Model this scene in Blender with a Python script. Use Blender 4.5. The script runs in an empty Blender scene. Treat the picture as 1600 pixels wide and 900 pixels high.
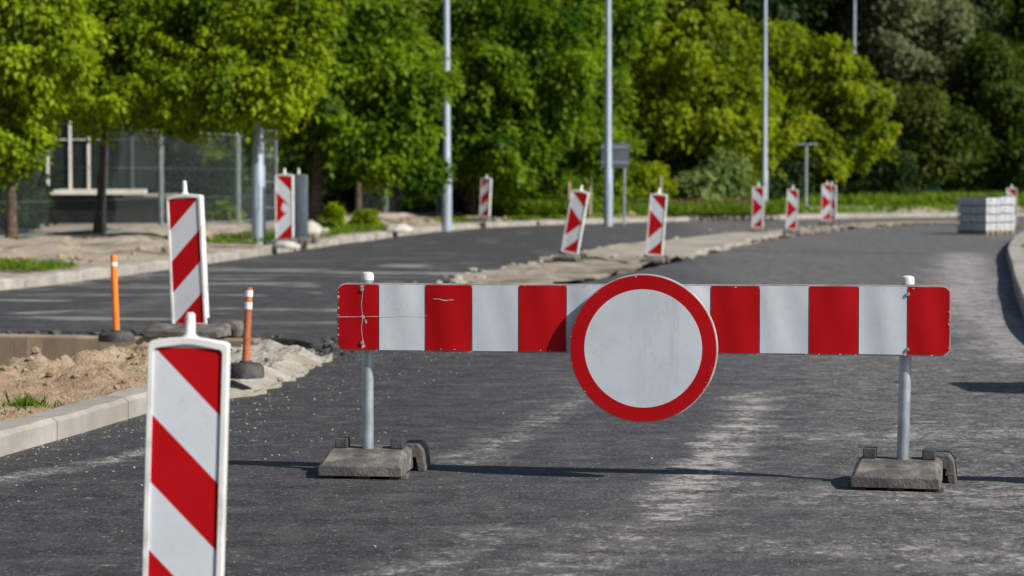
import bpy, bmesh, math, random
import numpy as np
from mathutils import Vector, Matrix, noise
from mathutils.geometry import delaunay_2d_cdt

R = math.radians
sc = bpy.context.scene
COL = sc.collection
random.seed(7)

# ------------------------------------------------------------------ camera maths
CAM_H, F_PX, PITCH = 1.2, 85 / 36 * 1600, math.atan(170 / (85 / 36 * 1600))

def ray(px, py):
    cx, cy = (px - 800) / F_PX, (450 - py) / F_PX
    c, s = math.cos(PITCH), math.sin(PITCH)
    return Vector((cx, c + cy * s, -s + cy * c))

def G(px, py, z=0.0):
    d = ray(px, py)
    t = (z - CAM_H) / d.z
    return Vector((d.x * t, d.y * t, z))

def AT(px, py, dist):
    d = ray(px, py)
    t = dist / d.y
    return Vector((d.x * t, dist, CAM_H + d.z * t))

def XD(px, dist):
    return (px - 800) / F_PX * dist

# ------------------------------------------------------------------ materials
class NT:
    def __init__(s, name):
        s.m = bpy.data.materials.new(name)
        s.m.use_nodes = True
        s.t = s.m.node_tree
        s.t.nodes.clear()
        s.out = s.t.nodes.new('ShaderNodeOutputMaterial')
        s._pos = None

    def n(s, kind, **kw):
        nd = s.t.nodes.new(kind)
        for k, v in kw.items():
            setattr(nd, k, v)
        return nd

    def put(s, sock, v):
        if v is None:
            return
        if isinstance(v, bpy.types.NodeSocket):
            s.t.links.new(v, sock)
        elif isinstance(v, (tuple, list)) and len(v) == 3 and sock.type == 'RGBA':
            sock.default_value = (*v, 1)
        else:
            sock.default_value = v

    def pos(s):
        if s._pos is None:
            s._pos = s.n('ShaderNodeTexCoord').outputs['Object']
        return s._pos

    def math(s, op, a, b=None, c=None, clamp=False):
        nd = s.n('ShaderNodeMath', operation=op, use_clamp=clamp)
        for i, v in enumerate((a, b, c)):
            if v is not None:
                s.put(nd.inputs[i], v)
        return nd.outputs[0]

    def scale(s, vec, sx, sy, sz=1.0):
        nd = s.n('ShaderNodeMapping')
        s.put(nd.inputs['Vector'], vec)
        nd.inputs['Scale'].default_value = (sx, sy, sz)
        return nd.outputs[0]

    def noise(s, scale, detail=3, rough=.55, vec=None, dist=0.0):
        nd = s.n('ShaderNodeTexNoise')
        s.put(nd.inputs['Vector'], vec if vec is not None else s.pos())
        nd.inputs['Scale'].default_value = scale
        nd.inputs['Detail'].default_value = detail
        nd.inputs['Roughness'].default_value = rough
        nd.inputs['Distortion'].default_value = dist
        return nd.outputs['Fac']

    def voro(s, scale, vec=None, out='Distance', feature='F1'):
        nd = s.n('ShaderNodeTexVoronoi', feature=feature)
        s.put(nd.inputs['Vector'], vec if vec is not None else s.pos())
        nd.inputs['Scale'].default_value = scale
        return nd.outputs[out]

    def ramp(s, fac, a, b, lo=0.0, hi=1.0):
        nd = s.n('ShaderNodeMapRange')
        nd.interpolation_type = 'SMOOTHSTEP'
        s.put(nd.inputs['Value'], fac)
        nd.inputs['From Min'].default_value = a
        nd.inputs['From Max'].default_value = b
        nd.inputs['To Min'].default_value = lo
        nd.inputs['To Max'].default_value = hi
        return nd.outputs[0]

    def mix(s, fac, a, b):
        nd = s.n('ShaderNodeMix', data_type='RGBA')
        s.put(nd.inputs[0], fac)
        s.put(nd.inputs[6], a)
        s.put(nd.inputs[7], b)
        return nd.outputs[2]

    def bump(s, h, strength=.3, dist=.01):
        nd = s.n('ShaderNodeBump')
        s.put(nd.inputs['Height'], h)
        nd.inputs['Strength'].default_value = strength
        nd.inputs['Distance'].default_value = dist
        return nd.outputs[0]

    def bsdf(s, color, rough=.6, metal=0.0, normal=None, spec=.5):
        nd = s.n('ShaderNodeBsdfPrincipled')
        s.put(nd.inputs['Base Color'], color)
        s.put(nd.inputs['Roughness'], rough)
        nd.inputs['Metallic'].default_value = metal
        nd.inputs['Specular IOR Level'].default_value = spec
        if normal is not None:
            s.put(nd.inputs['Normal'], normal)
        s.t.links.new(nd.outputs[0], s.out.inputs['Surface'])
        return nd

    def seg(s, ax, ay, bx, by):
        """distance in the ground plane to the segment a-b"""
        sep = s.n('ShaderNodeSeparateXYZ')
        s.put(sep.inputs[0], s.pos())
        x, y = sep.outputs[0], sep.outputs[1]
        dx, dy = bx - ax, by - ay
        L2 = dx * dx + dy * dy
        px, py = s.math('SUBTRACT', x, ax), s.math('SUBTRACT', y, ay)
        t = s.math('DIVIDE', s.math('ADD', s.math('MULTIPLY', px, dx), s.math('MULTIPLY', py, dy)), L2, clamp=True)
        ex = s.math('SUBTRACT', px, s.math('MULTIPLY', t, dx))
        ey = s.math('SUBTRACT', py, s.math('MULTIPLY', t, dy))
        return s.math('SQRT', s.math('ADD', s.math('MULTIPLY', ex, ex), s.math('MULTIPLY', ey, ey)))

def simple(name, col, rough=.6, metal=0.0, var=.15, nscale=8.0, bump=0.0, bscale=60.0, spec=.5, grime=None, gamt=.5, gscale=3.0):
    t = NT(name)
    f = t.ramp(t.noise(nscale, 4), .3, .7)
    c = t.mix(f, tuple(v * (1 - var) for v in col), tuple(min(1, v * (1 + var)) for v in col))
    if grime:
        g = t.math('MULTIPLY', t.ramp(t.noise(gscale, 6, .65), .48, .68), gamt)
        c = t.mix(g, c, grime)
    nrm = t.bump(t.noise(bscale, 4, .6), bump, .01) if bump else None
    t.bsdf(c, rough, metal, nrm, spec)
    return t.m

def mat_asphalt():
    t = NT('asphalt')
    big = t.noise(.35, 4, .6)
    mid = t.noise(3.0, 5, .65)
    fine = t.noise(55, 4, .75)
    stone = t.voro(110, out='Color')
    base = t.mix(t.ramp(big, .35, .65), (.024, .0235, .028), (.044, .043, .050))
    base = t.mix(t.ramp(mid, .35, .7), base, (.054, .053, .060))
    base = t.mix(t.math('MULTIPLY', t.ramp(fine, .52, .72), .7), base, (.19, .185, .18))
    base = t.mix(t.math('MULTIPLY', t.ramp(fine, .46, .30), .6), base, (.012, .012, .014))
    sep = t.n('ShaderNodeSeparateColor')
    t.put(sep.inputs[0], stone)
    base = t.mix(t.math('MULTIPLY', t.ramp(sep.outputs[0], .78, .95), .35), base, (.2, .195, .19))
    sp = t.n('ShaderNodeSeparateXYZ')
    t.put(sp.inputs[0], t.pos())
    X, Y = sp.outputs[0], sp.outputs[1]
    # dust: trails dragged by traffic, thicker towards the right-hand kerb
    w = t.noise(1.6, 5, .65)
    brk = t.ramp(t.noise(5, 6, .8, t.scale(t.pos(), .8, 1.0)), .38, .60, .22, 1.0)
    def trail(ax, ay, bx, by, width, amt):
        d = t.math('ADD', t.seg(ax, ay, bx, by), t.math('MULTIPLY', t.math('SUBTRACT', w, .5), width * 3.2))
        return t.math('MULTIPLY', t.math('MULTIPLY', t.ramp(d, width * 1.45, 0.0), brk), amt)
    tr = trail(1.35, 13.5, 1.1, 11.6, .16, .8)
    for a in ((1.1, 11.6, .72, 9.6, .15, 1.0), (.72, 9.6, .50, 8.55, .16, 1.0), (.5, 8.5, .15, 7.3, .28, .5),
              (-.2, 10.2, .35, 13.0, .14, .55), (.35, 13.0, .9, 16.5, .25, .35), (1.15, 11.2, 2.2, 11.4, .3, .42),
              (-.05, 8.2, -.4, 6.9, .16, .45), (7.3, 39, 4.5, 24, .45, .8), (4.5, 24, 3.5, 16, .35, .7), (1.0, 9.2, 2.4, 9.0, .3, .35), (.6, 8.0, 1.9, 7.4, .25, .35), (-2.0, 9.7, -1.5, 10.8, .12, .75), (-2.2, 9.3, -2.0, 9.7, .14, .6)):
        tr = t.math('MAXIMUM', tr, trail(*a))
    base = t.mix(t.math('MULTIPLY', t.ramp(t.math('SUBTRACT', X, t.math('MULTIPLY', Y, .03)), .3, -1.2), .62), base, (.014, .0138, .0155))
    right = t.ramp(t.math('SUBTRACT', X, t.math('MULTIPLY', Y, .06)), .0, 1.4)
    gen = t.math('ADD', .16, t.math('MULTIPLY', right, .30))
    dens = t.math('ADD', tr, gen)
    # flecks: thresholds of fine noise that open up as the dust gets denser
    flA = t.noise(9, 6, .72)
    flB = t.noise(34, 4, .75)
    thrA = t.math('SUBTRACT', .635, t.math('MULTIPLY', dens, .20))
    fa = t.ramp(t.math('SUBTRACT', flA, thrA), .0, .12)
    thrB = t.math('SUBTRACT', .615, t.math('MULTIPLY', dens, .15))
    fb = t.ramp(t.math('SUBTRACT', flB, thrB), .0, .08)
    film = t.math('MULTIPLY', dens, t.ramp(t.noise(6, 6, .75), .38, .66, .06, .52))
    dust = t.math('MINIMUM', t.math('ADD', t.math('ADD', t.math('MULTIPLY', fa, .50), t.math('MULTIPLY', fb, .60)), film), .9)
    ch = t.noise(22, 5, .8, t.scale(t.pos(), .8, 1.0))
    chips = t.ramp(t.math('SUBTRACT', ch, t.math('SUBTRACT', .675, t.math('MULTIPLY', dens, .06))), 0, .05)
    base = t.mix(dust, base, (.50, .475, .44))
    base = t.mix(t.math('MULTIPLY', chips, .8), base, (.42, .40, .37))
    # tyre scuffs over the turning area on the left and pale dust far down both lanes
    sv = t.scale(t.pos(), .30, .62)
    scuff = t.ramp(t.noise(1.1, 7, .68, sv, 1.6), .53, .64)
    far = t.math('MULTIPLY', t.ramp(Y, 18.5, 22), t.ramp(Y, 42, 30))
    left = t.ramp(X, .6, -.8)
    base = t.mix(t.math('MULTIPLY', t.math('MULTIPLY', scuff, far), t.math('MULTIPLY', left, 1.0)), base, (.36, .345, .33))
    base = t.mix(t.math('MULTIPLY', t.ramp(t.noise(1.2, 5, .6, t.scale(t.pos(), 1.0, .12)), .5, .75), t.ramp(Y, 13, 20, 0, .45)), base, (.20, .19, .18))
    st1 = t.noise(3.0, 7, .72, t.scale(t.pos(), .75, 1.0), .5)
    st2 = t.noise(12, 6, .75, t.scale(t.pos(), .7, 1.0), .4)
    base = t.mix(t.math('MULTIPLY', t.ramp(st1, .56, .72), t.math('ADD', .18, t.math('MULTIPLY', dens, .5))), base, (.25, .24, .225))
    base = t.mix(t.math('MULTIPLY', t.ramp(st2, .57, .70), t.math('ADD', .14, t.math('MULTIPLY', dens, .6))), base, (.28, .265, .245))
    base = t.mix(t.math('MULTIPLY', t.ramp(st1, .46, .30), .55), base, (.026, .026, .029))
    gr = t.noise(120, 4, .8, t.scale(t.pos(), 1.0, .30))
    base = t.mix(t.math('MULTIPLY', t.ramp(gr, .53, .70), .75), base, (.23, .225, .225))
    base = t.mix(t.math('MULTIPLY', t.ramp(gr, .47, .32), .75), base, (.008, .008, .010))
    gv = t.noise(60, 3, .7, t.scale(t.pos(), 1.0, .45))
    base = t.mix(t.math('MULTIPLY', t.ramp(gv, .69, .73), .8), base, (.42, .40, .37))
    hgt = t.math('ADD', t.math('MULTIPLY', fine, .6), t.math('MULTIPLY', sep.outputs[1], .5))
    base = t.mix(.20, base, (0, 0, 0))
    t.bsdf(base, t.ramp(mid, .3, .7, .62, .85), 0, t.bump(hgt, .55, .004), .35)
    return t.m

def mat_sand(name, a, b, c, sc_=1.0, grass=None):
    t = NT(name)
    n1, n2, n3 = t.noise(1.1 * sc_, 5, .6), t.noise(9 * sc_, 5, .7), t.noise(70 * sc_, 3, .7)
    col = t.mix(t.ramp(n1, .35, .65), a, b)
    col = t.mix(t.math('MULTIPLY', t.ramp(n2, .48, .75), .7), col, c)
    col = t.mix(t.math('MULTIPLY', t.ramp(n3, .5, .75), .4), col, tuple(v * .55 for v in a))
    if grass:
        col = t.mix(t.ramp(t.noise(.45, 5, .6), *grass), col, (.045, .065, .018))
    t.bsdf(col, .95, 0, t.bump(t.math('ADD', n2, t.math('MULTIPLY', n3, .5)), .9, .05), .1)
    return t.m

def mat_concrete(name, col, joints=0.0):
    t = NT(name)
    n1, n2 = t.noise(2.2, 6, .65), t.noise(45, 4, .7)
    c = t.mix(t.ramp(n1, .35, .68), tuple(v * .72 for v in col), tuple(v * 1.12 for v in col))
    c = t.mix(t.math('MULTIPLY', t.ramp(n2, .5, .75), .45), c, tuple(v * .55 for v in col))
    c = t.mix(t.math('MULTIPLY', t.ramp(t.noise(1.6, 7, .75), .48, .64), .75), c, (.25, .205, .15))
    h = n2
    if joints:
        uv = t.n('ShaderNodeUVMap').outputs[0]
        sp = t.n('ShaderNodeSeparateXYZ')
        t.put(sp.inputs[0], uv)
        fr = t.math('FRACT', t.math('DIVIDE', sp.outputs[0], joints))
        j = t.ramp(t.math('ABSOLUTE', t.math('SUBTRACT', fr, .5)), .493, .497)
        c = t.mix(j, c, (.05, .045, .04))
        idx = t.n('ShaderNodeTexWhiteNoise', noise_dimensions='1D')
        t.put(idx.inputs['W'], t.math('FLOOR', t.math('ADD', t.math('DIVIDE', sp.outputs[0], joints), .0)))
        c = t.mix(t.math('MULTIPLY', idx.outputs[0], .55), c, tuple(v * .6 for v in col))
        h = t.math('SUBTRACT', n2, t.math('MULTIPLY', j, 2))
    t.bsdf(c, .9, 0, t.bump(h, .4, .008), .2)
    return t.m

def mat_sheet(name, col, grime, gamt=.35, glow=.0):
    """retro-reflective sheeting with weathering and thin scratches"""
    t = NT(name)
    n1, n2 = t.noise(5, 5, .6), t.noise(60, 4, .75)
    c = t.mix(t.ramp(n1, .3, .7), tuple(v * .9 for v in col), col)
    c = t.mix(t.math('MULTIPLY', t.ramp(n2, .55, .72), gamt), c, grime)
    c = t.mix(t.math('MULTIPLY', t.ramp(t.noise(3, 6, .7, t.scale(t.pos(), 4.0, 1, .5)), .56, .72), gamt), c, grime)
    t.bsdf(c, t.ramp(n1, .3, .7, .5, .65), 0, t.bump(n1, .12, .01), .18)
    return t.m

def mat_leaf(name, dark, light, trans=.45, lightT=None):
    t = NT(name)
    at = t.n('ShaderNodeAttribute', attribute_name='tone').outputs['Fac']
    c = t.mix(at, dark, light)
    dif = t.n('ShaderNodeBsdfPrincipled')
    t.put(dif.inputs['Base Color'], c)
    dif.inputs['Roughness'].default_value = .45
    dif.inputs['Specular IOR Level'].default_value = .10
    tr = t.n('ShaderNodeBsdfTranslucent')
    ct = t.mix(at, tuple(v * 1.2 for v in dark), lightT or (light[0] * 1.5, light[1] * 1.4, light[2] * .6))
    t.put(tr.inputs[0], ct)
    mx = t.n('ShaderNodeMixShader')
    mx.inputs[0].default_value = trans
    t.t.links.new(dif.outputs[0], mx.inputs[1])
    t.t.links.new(tr.outputs[0], mx.inputs[2])
    t.t.links.new(mx.outputs[0], t.out.inputs['Surface'])
    return t.m

M = {}
M['asphalt'] = mat_asphalt()
M['sand'] = mat_sand('loose_sand', (.35, .25, .16), (.44, .34, .23), (.52, .42, .30))
M['verge'] = mat_sand('verge_soil', (.33, .275, .22), (.40, .35, .29), (.24, .20, .15), .8, (.50, .70))
M['field'] = mat_sand('meadow_soil', (.10, .10, .04), (.14, .12, .06), (.05, .07, .02), .6)
M['ground'] = mat_sand('soil', (.16, .13, .09), (.2, .16, .11), (.1, .09, .05), .5)
M['kerb'] = mat_concrete('kerb_concrete', (.40, .375, .335), 1.0)
M['concrete'] = mat_concrete('old_concrete', (.42, .38, .32))
M['slab'] = mat_concrete('pale_slab', (.36, .335, .29))
M['pit'] = mat_concrete('stained_concrete', (.30, .24, .17))
M['white'] = mat_sheet('white_sheeting', (.58, .615, .665), (.38, .37, .36), .38)  # bluish: the cool light of the shade is tinted into the white
M['red'] = mat_sheet('red_sheeting', (.42, .0012, .004), (.26, .004, .008), .30)
M['frame'] = simple('white_plastic', (.70, .69, .68), .5, var=.08, grime=(.36, .33, .29), gamt=.55, gscale=7)
M['rim'] = simple('grey_rim', (.38, .37, .37), .5, var=.25, grime=(.25, .14, .08), gamt=.5, gscale=14)
M['chip'] = simple('scratched_metal', (.55, .50, .48), .5, var=.2)
M['galv'] = simple('galvanised_steel', (.40, .44, .49), .42, .55, var=.18, nscale=14, grime=(.25, .25, .26), gamt=.4)
M['lamp'] = simple('lamp_post_steel', (.36, .42, .50), .45, .35, var=.1, nscale=3)
M['darkgalv'] = simple('dark_steel', (.10, .12, .13), .5, .4, var=.2)
M['meshwire'] = simple('mesh_wire', (.24, .29, .29), .5, .4, var=.2)
M['rubber'] = simple('recycled_rubber', (.10, .094, .088), .85, var=.3, nscale=12, bump=.5, bscale=90, spec=.25, grime=(.23, .205, .18), gamt=.8, gscale=11)
M['rubber_dark'] = simple('black_rubber', (.045, .045, .048), .8, var=.25, bump=.4, bscale=80, spec=.3, grime=(.18, .16, .14), gamt=.45, gscale=8)
M['orange'] = simple('orange_plastic', (.80, .20, .02), .45, var=.08, grime=(.45, .14, .04), gamt=.3)
M['rust'] = simple('faded_orange', (.42, .12, .05), .6, var=.25, nscale=20, grime=(.25, .10, .06), gamt=.6, gscale=12)
M['bandw'] = simple('white_band', (.78, .78, .78), .4, var=.06)
M['bark'] = simple('bark', (.095, .072, .053), .95, var=.4, nscale=14, bump=.8, bscale=30, spec=.1)
M['wood'] = simple('weathered_wood', (.34, .26, .18), .85, var=.25, nscale=20, bump=.4)
M['paver'] = simple('paver_concrete', (.50, .52, .54), .85, var=.15, nscale=9, bump=.5, bscale=50, grime=(.35, .33, .3), gamt=.3)
M['whitewall'] = simple('white_render', (.66, .64, .58), .85, var=.12, nscale=2, grime=(.4, .36, .3), gamt=.5)
M['shadewall'] = simple('shaded_wall', (.018, .017, .016), .95, spec=.05, var=.3, nscale=4)  # shadow on the pavilion walls is put into this near-black colour
M['glassd'] = simple('window_glass', (.014, .019, .017), .15, var=.3, nscale=1.5, spec=.12)
M['roofm'] = simple('roof_sheet', (.12, .12, .13), .7)
M['stone'] = simple('broken_concrete', (.38, .355, .315), .9, var=.2, nscale=6, bump=.6, bscale=20)
M['gravel'] = simple('pale_gravel', (.30, .26, .20), .9, var=.35, nscale=25)
M['clod'] = simple('soil_clod', (.33, .24, .155), .95, var=.25, nscale=20, bump=.6, bscale=60)
M['signback'] = simple('grey_sheet', (.10, .13, .15), .5, .2, var=.1)
M['teal'] = simple('teal_sheet', (.03, .10, .11), .6, var=.2)
M['bin'] = simple('dark_block', (.06, .065, .075), .6, var=.2)
M['leaf_lime'] = mat_leaf('leaf_lime', (.045, .105, .004), (.31, .42, .014), .5, (.56, .66, .010))
M['leaf_maple'] = mat_leaf('leaf_maple', (.026, .078, .004), (.18, .285, .012), .45, (.34, .47, .010))
M['leaf_acacia'] = mat_leaf('leaf_acacia', (.058, .108, .005), (.28, .35, .012), .48, (.46, .52, .010))
M['leaf_willow'] = mat_leaf('leaf_willow', (.085, .115, .050), (.22, .27, .12), .38, (.25, .30, .10))
M['leaf_shaded'] = mat_leaf('leaf_shaded', (.008, .020, .004), (.024, .050, .008), .3)  # near-black leaves: the deep shade among the trees is put into their colour
M['leaf_olive'] = mat_leaf('leaf_olive', (.025, .055, .006), (.085, .130, .012), .4)
M['leaf_olive2'] = mat_leaf('leaf_olive_light', (.05, .08, .012), (.14, .18, .035), .4)
M['leaf_shrub'] = mat_leaf('leaf_shrub', (.07, .13, .025), (.28, .36, .14), .42)
M['grass'] = mat_leaf('grass_blade', (.070, .140, .010), (.20, .31, .025), .45)
M['drygrass'] = mat_leaf('dry_grass', (.14, .11, .05), (.24, .18, .09), .4)

# ------------------------------------------------------------------ mesh helpers
class MB:
    def __init__(s):
        s.v, s.f, s.mi = [], [], []

    def add(s, verts, faces, mi=0, mat=None):
        o = len(s.v)
        s.v += [tuple(mat @ Vector(v)) if mat else tuple(v) for v in verts]
        s.f += [tuple(i + o for i in f) for f in faces]
        s.mi += [mi] * len(faces)

    def box(s, c, size, mi=0, mat=None, top=1.0):
        x, y, z = c
        a, b, h = size[0] / 2, size[1] / 2, size[2] / 2
        vs = [(x + sx * a * (top if sz > 0 else 1), y + sy * b * (top if sz > 0 else 1), z + sz * h)
              for sz in (-1, 1) for sx, sy in ((-1, -1), (1, -1), (1, 1), (-1, 1))]
        s.add(vs, [(3, 2, 1, 0), (4, 5, 6, 7), (0, 1, 5, 4), (1, 2, 6, 5), (2, 3, 7, 6), (3, 0, 4, 7)], mi, mat)

    def tube(s, pts, radii, n=10, mi=0, caps=True):
        pts = [Vector(p) for p in pts]
        rings = []
        o = len(s.v)
        for i, p in enumerate(pts):
            d = (pts[min(i + 1, len(pts) - 1)] - pts[max(i - 1, 0)]).normalized()
            u = d.cross(Vector((0, 1, 0)))
            if u.length < .2:
                u = d.cross(Vector((1, 0, 0)))
            u.normalize()
            w = d.cross(u)
            r = radii[i] if isinstance(radii, (list, tuple)) else radii
            for k in range(n):
                a = 2 * math.pi * k / n
                s.v.append(tuple(p + u * r * math.cos(a) + w * r * math.sin(a)))
        for i in range(len(pts) - 1):
            for k in range(n):
                a, b = o + i * n + k, o + i * n + (k + 1) % n
                s.f.append((a, b, b + n, a + n))
                s.mi.append(mi)
        if caps:
            s.f.append(tuple(o + k for k in reversed(range(n))))
            s.f.append(tuple(o + (len(pts) - 1) * n + k for k in range(n)))
            s.mi += [mi, mi]

    def lathe(s, prof, n=24, mi=0, c=(0, 0, 0)):
        o = len(s.v)
        for r, z in prof:
            for k in range(n):
                a = 2 * math.pi * k / n
                s.v.append((c[0] + r * math.cos(a), c[1] + r * math.sin(a), c[2] + z))
        for i in range(len(prof) - 1):
            for k in range(n):
                a, b = o + i * n + k, o + i * n + (k + 1) % n
                s.f.append((a, b, b + n, a + n))
                s.mi.append(mi)
        s.f.append(tuple(o + (len(prof) - 1) * n + k for k in range(n)))
        s.f.append(tuple(o + k for k in reversed(range(n))))
        s.mi += [mi, mi]

    def build(s, name, mats, parent=None, smooth=False, bevel=0.0, recalc=True):
        me = bpy.data.meshes.new(name)
        me.from_pydata(s.v, [], s.f)
        for m in (mats if isinstance(mats, (list, tuple)) else [mats]):
            me.materials.append(M[m])
        me.polygons.foreach_set('material_index', s.mi)
        if recalc:
            bm = bmesh.new()
            bm.from_mesh(me)
            bmesh.ops.recalc_face_normals(bm, faces=bm.faces)
            bm.to_mesh(me)
            bm.free()
        if smooth:
            me.polygons.foreach_set('use_smooth', [True] * len(me.polygons))
            try:
                me.set_sharp_from_angle(angle=R(40))
            except Exception:
                pass
        o = bpy.data.objects.new(name, me)
        COL.objects.link(o)
        if parent:
            o.parent = parent
        if bevel:
            b = o.modifiers.new('edge', 'BEVEL')
            b.width, b.segments, b.limit_method, b.angle_limit = bevel, 2, 'ANGLE', R(35)
        return o

def tag(o, label=None, cat=None, group=None, kind=None):
    if label: o['label'] = label
    if cat: o['category'] = cat
    if group: o['group'] = group
    if kind: o['kind'] = kind
    return o

def empty(name, loc, rz=0.0):
    o = bpy.data.objects.new(name, None)
    o.empty_display_size = .2
    COL.objects.link(o)
    o.location, o.rotation_euler = loc, (0, 0, rz)
    return o

KIDS = {}
def copy_tree(o, parent=None):
    c = o.copy()
    COL.objects.link(c)
    if parent:
        c.parent = parent
    for ch in [x for x in list(COL.objects) if x.parent == o]:
        copy_tree(ch, c)
    return c

def fbm(x, y, z=0.0, o=4):
    return noise.fractal(Vector((x, y, z)), 1.0, 2.0, o)

def smooth_line(pts, n=6):
    P = [Vector((*p, 0)) for p in pts]
    P = [2 * P[0] - P[1]] + P + [2 * P[-1] - P[-2]]
    out = []
    for i in range(1, len(P) - 2):
        for k in range(n):
            t = k / n
            a, b, c, d = P[i - 1], P[i], P[i + 1], P[i + 2]
            q = .5 * ((2 * b) + (c - a) * t + (2 * a - 5 * b + 4 * c - d) * t * t + (3 * b - a - 3 * c + d) * t ** 3)
            out.append((q.x, q.y))
    out.append((P[-2].x, P[-2].y))
    return out

def line_normals(L):
    out = []
    for i in range(len(L)):
        a, b = Vector(L[max(i - 1, 0)]), Vector(L[min(i + 1, len(L) - 1)])
        d = (b - a).normalized()
        out.append(Vector((-d.y, d.x)))         # to the left of travel
    return out

def strip(name, L, prof, mat, side=1, wob=0.0, jit=0.0):
    """loft the profile [(offset, z)...] along the ground line L, with uv.x = metres along it"""
    N = line_normals(L)
    s = 0.0
    vs, fs, us = [], [], []
    for i, p in enumerate(L):
        if i:
            s += (Vector(p) - Vector(L[i - 1])).length
        for j, (o, z) in enumerate(prof):
            q = Vector(p) + N[i] * (o * side)
            w = wob * min(1, abs(o) / 1.5) * fbm(q.x * .9, q.y * .9, o, 4) if wob else 0
            if jit:
                w += jit * fbm(q.x * 4, q.y * 4, o * 9, 5)
                q += N[i] * jit * fbm(q.x * 5 + 9, q.y * 5, o * 9 + z * 20, 5)
            vs.append((q.x, q.y, z + w))
            us.append(s)
    k = len(prof)
    for i in range(len(L) - 1):
        for j in range(k - 1):
            f = (i * k + j, i * k + j + 1, (i + 1) * k + j + 1, (i + 1) * k + j)
            fs.append(f if side < 0 else f[::-1])
    me = bpy.data.meshes.new(name)
    me.from_pydata(vs, [], fs)
    uv = me.uv_layers.new(name='UVMap')
    for lp in me.loops:
        uv.data[lp.index].uv = (us[lp.vertex_index], 0)
    me.materials.append(M[mat])
    o = bpy.data.objects.new(name, me)
    COL.objects.link(o)
    return tag(o, kind='structure')

def inside(p, poly):
    x, y = p
    r = False
    j = len(poly) - 1
    for i in range(len(poly)):
        xi, yi = poly[i]
        xj, yj = poly[j]
        if (yi > y) != (yj > y) and x < (xj - xi) * (y - yi) / (yj - yi) + xi:
            r = not r
        j = i
    return r

def densify(poly, step):
    out = []
    for i in range(len(poly)):
        a, b = Vector(poly[i]), Vector(poly[(i + 1) % len(poly)])
        n = max(1, int((b - a).length / step))
        for k in range(n):
            q = a.lerp(b, k / n)
            out.append((q.x, q.y))
    return out

def sheet(name, outer, holes, mat, zf, step=None, skirt=0.0, kind='structure'):
    """triangulated ground sheet with holes, optional inner sample points and a vertical edge"""
    pts, edges = [], []
    for loop in [outer] + holes:
        o = len(pts)
        pts += [Vector(p) for p in loop]
        edges += [(o + i, o + (i + 1) % len(loop)) for i in range(len(loop))]
    if step:
        xs, ys = [p[0] for p in outer], [p[1] for p in outer]
        x = min(xs)
        while x < max(xs):
            y = min(ys)
            while y < max(ys):
                q = (x + random.uniform(-.3, .3) * step, y + random.uniform(-.3, .3) * step)
                if inside(q, outer) and not any(inside(q, h) for h in holes):
                    pts.append(Vector(q))
                y += step
            x += step
    V, E, F, *_ = delaunay_2d_cdt(pts, edges, [], 0, 1e-5)
    fs = []
    for f in F:
        c = ((V[f[0]].x + V[f[1]].x + V[f[2]].x) / 3, (V[f[0]].y + V[f[1]].y + V[f[2]].y) / 3)
        if inside(c, outer) and not any(inside(c, h) for h in holes):
            fs.append(list(f))
    vs = [(v.x, v.y, zf(v.x, v.y)) for v in V]
    bm = bmesh.new()
    bv = [bm.verts.new(v) for v in vs]
    for f in fs:
        try:
            bm.faces.new([bv[i] for i in f])
        except ValueError:
            pass
    for f in bm.faces:
        f.normal_update()
        if f.normal.z < 0:
            f.normal_flip()
    if skirt:
        be = [e for e in bm.edges if len(e.link_faces) == 1]
        r = bmesh.ops.extrude_edge_only(bm, edges=be)
        for v in [g for g in r['geom'] if isinstance(g, bmesh.types.BMVert)]:
            v.co.z -= skirt
    for v in [v for v in bm.verts if not v.link_faces]:
        bm.verts.remove(v)
    me = bpy.data.meshes.new(name)
    bm.to_mesh(me)
    bm.free()
    me.materials.append(M[mat])
    o = bpy.data.objects.new(name, me)
    COL.objects.link(o)
    return tag(o, kind=kind)

# ------------------------------------------------------------------ foliage
def leaf_mesh(name, P, D, Nn, L, W, tone, mat, parent=None):
    """P base points, D leaf directions, Nn leaf normals (arrays n x 3): one folded five-point leaf each"""
    n = len(P)
    D = D / np.linalg.norm(D, axis=1, keepdims=True)
    S = np.cross(D, Nn)
    S /= np.maximum(np.linalg.norm(S, axis=1, keepdims=True), 1e-6)
    U = np.cross(S, D)
    L, W = L[:, None], W[:, None]
    vs = np.empty((n, 4, 3), np.float32)
    vs[:, 0] = P
    vs[:, 1] = P + D * L * .45 + S * W * .5 + U * W * .14
    vs[:, 2] = P + D * L - U * L * .18
    vs[:, 3] = P + D * L * .45 - S * W * .5 + U * W * .14
    me = bpy.data.meshes.new(name)
    me.vertices.add(n * 4)
    me.vertices.foreach_set('co', vs.ravel())
    b = (np.arange(n) * 4)[:, None]
    tri = np.concatenate([b + np.array([[0, 1, 2]]), b + np.array([[0, 2, 3]])], 1).astype(np.int32).ravel()
    me.loops.add(n * 6)
    me.loops.foreach_set('vertex_index', tri)
    me.polygons.add(n * 2)
    me.polygons.foreach_set('loop_start', np.arange(0, n * 6, 3, dtype=np.int32))
    me.update(calc_edges=True)
    a = me.attributes.new('tone', 'FLOAT', 'POINT')
    a.data.foreach_set('value', np.repeat(np.clip(tone, 0, 1), 4).astype(np.float32))
    me.materials.append(M[mat])
    o = bpy.data.objects.new(name, me)
    COL.objects.link(o)
    if parent:
        o.parent = parent
    return o

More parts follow.
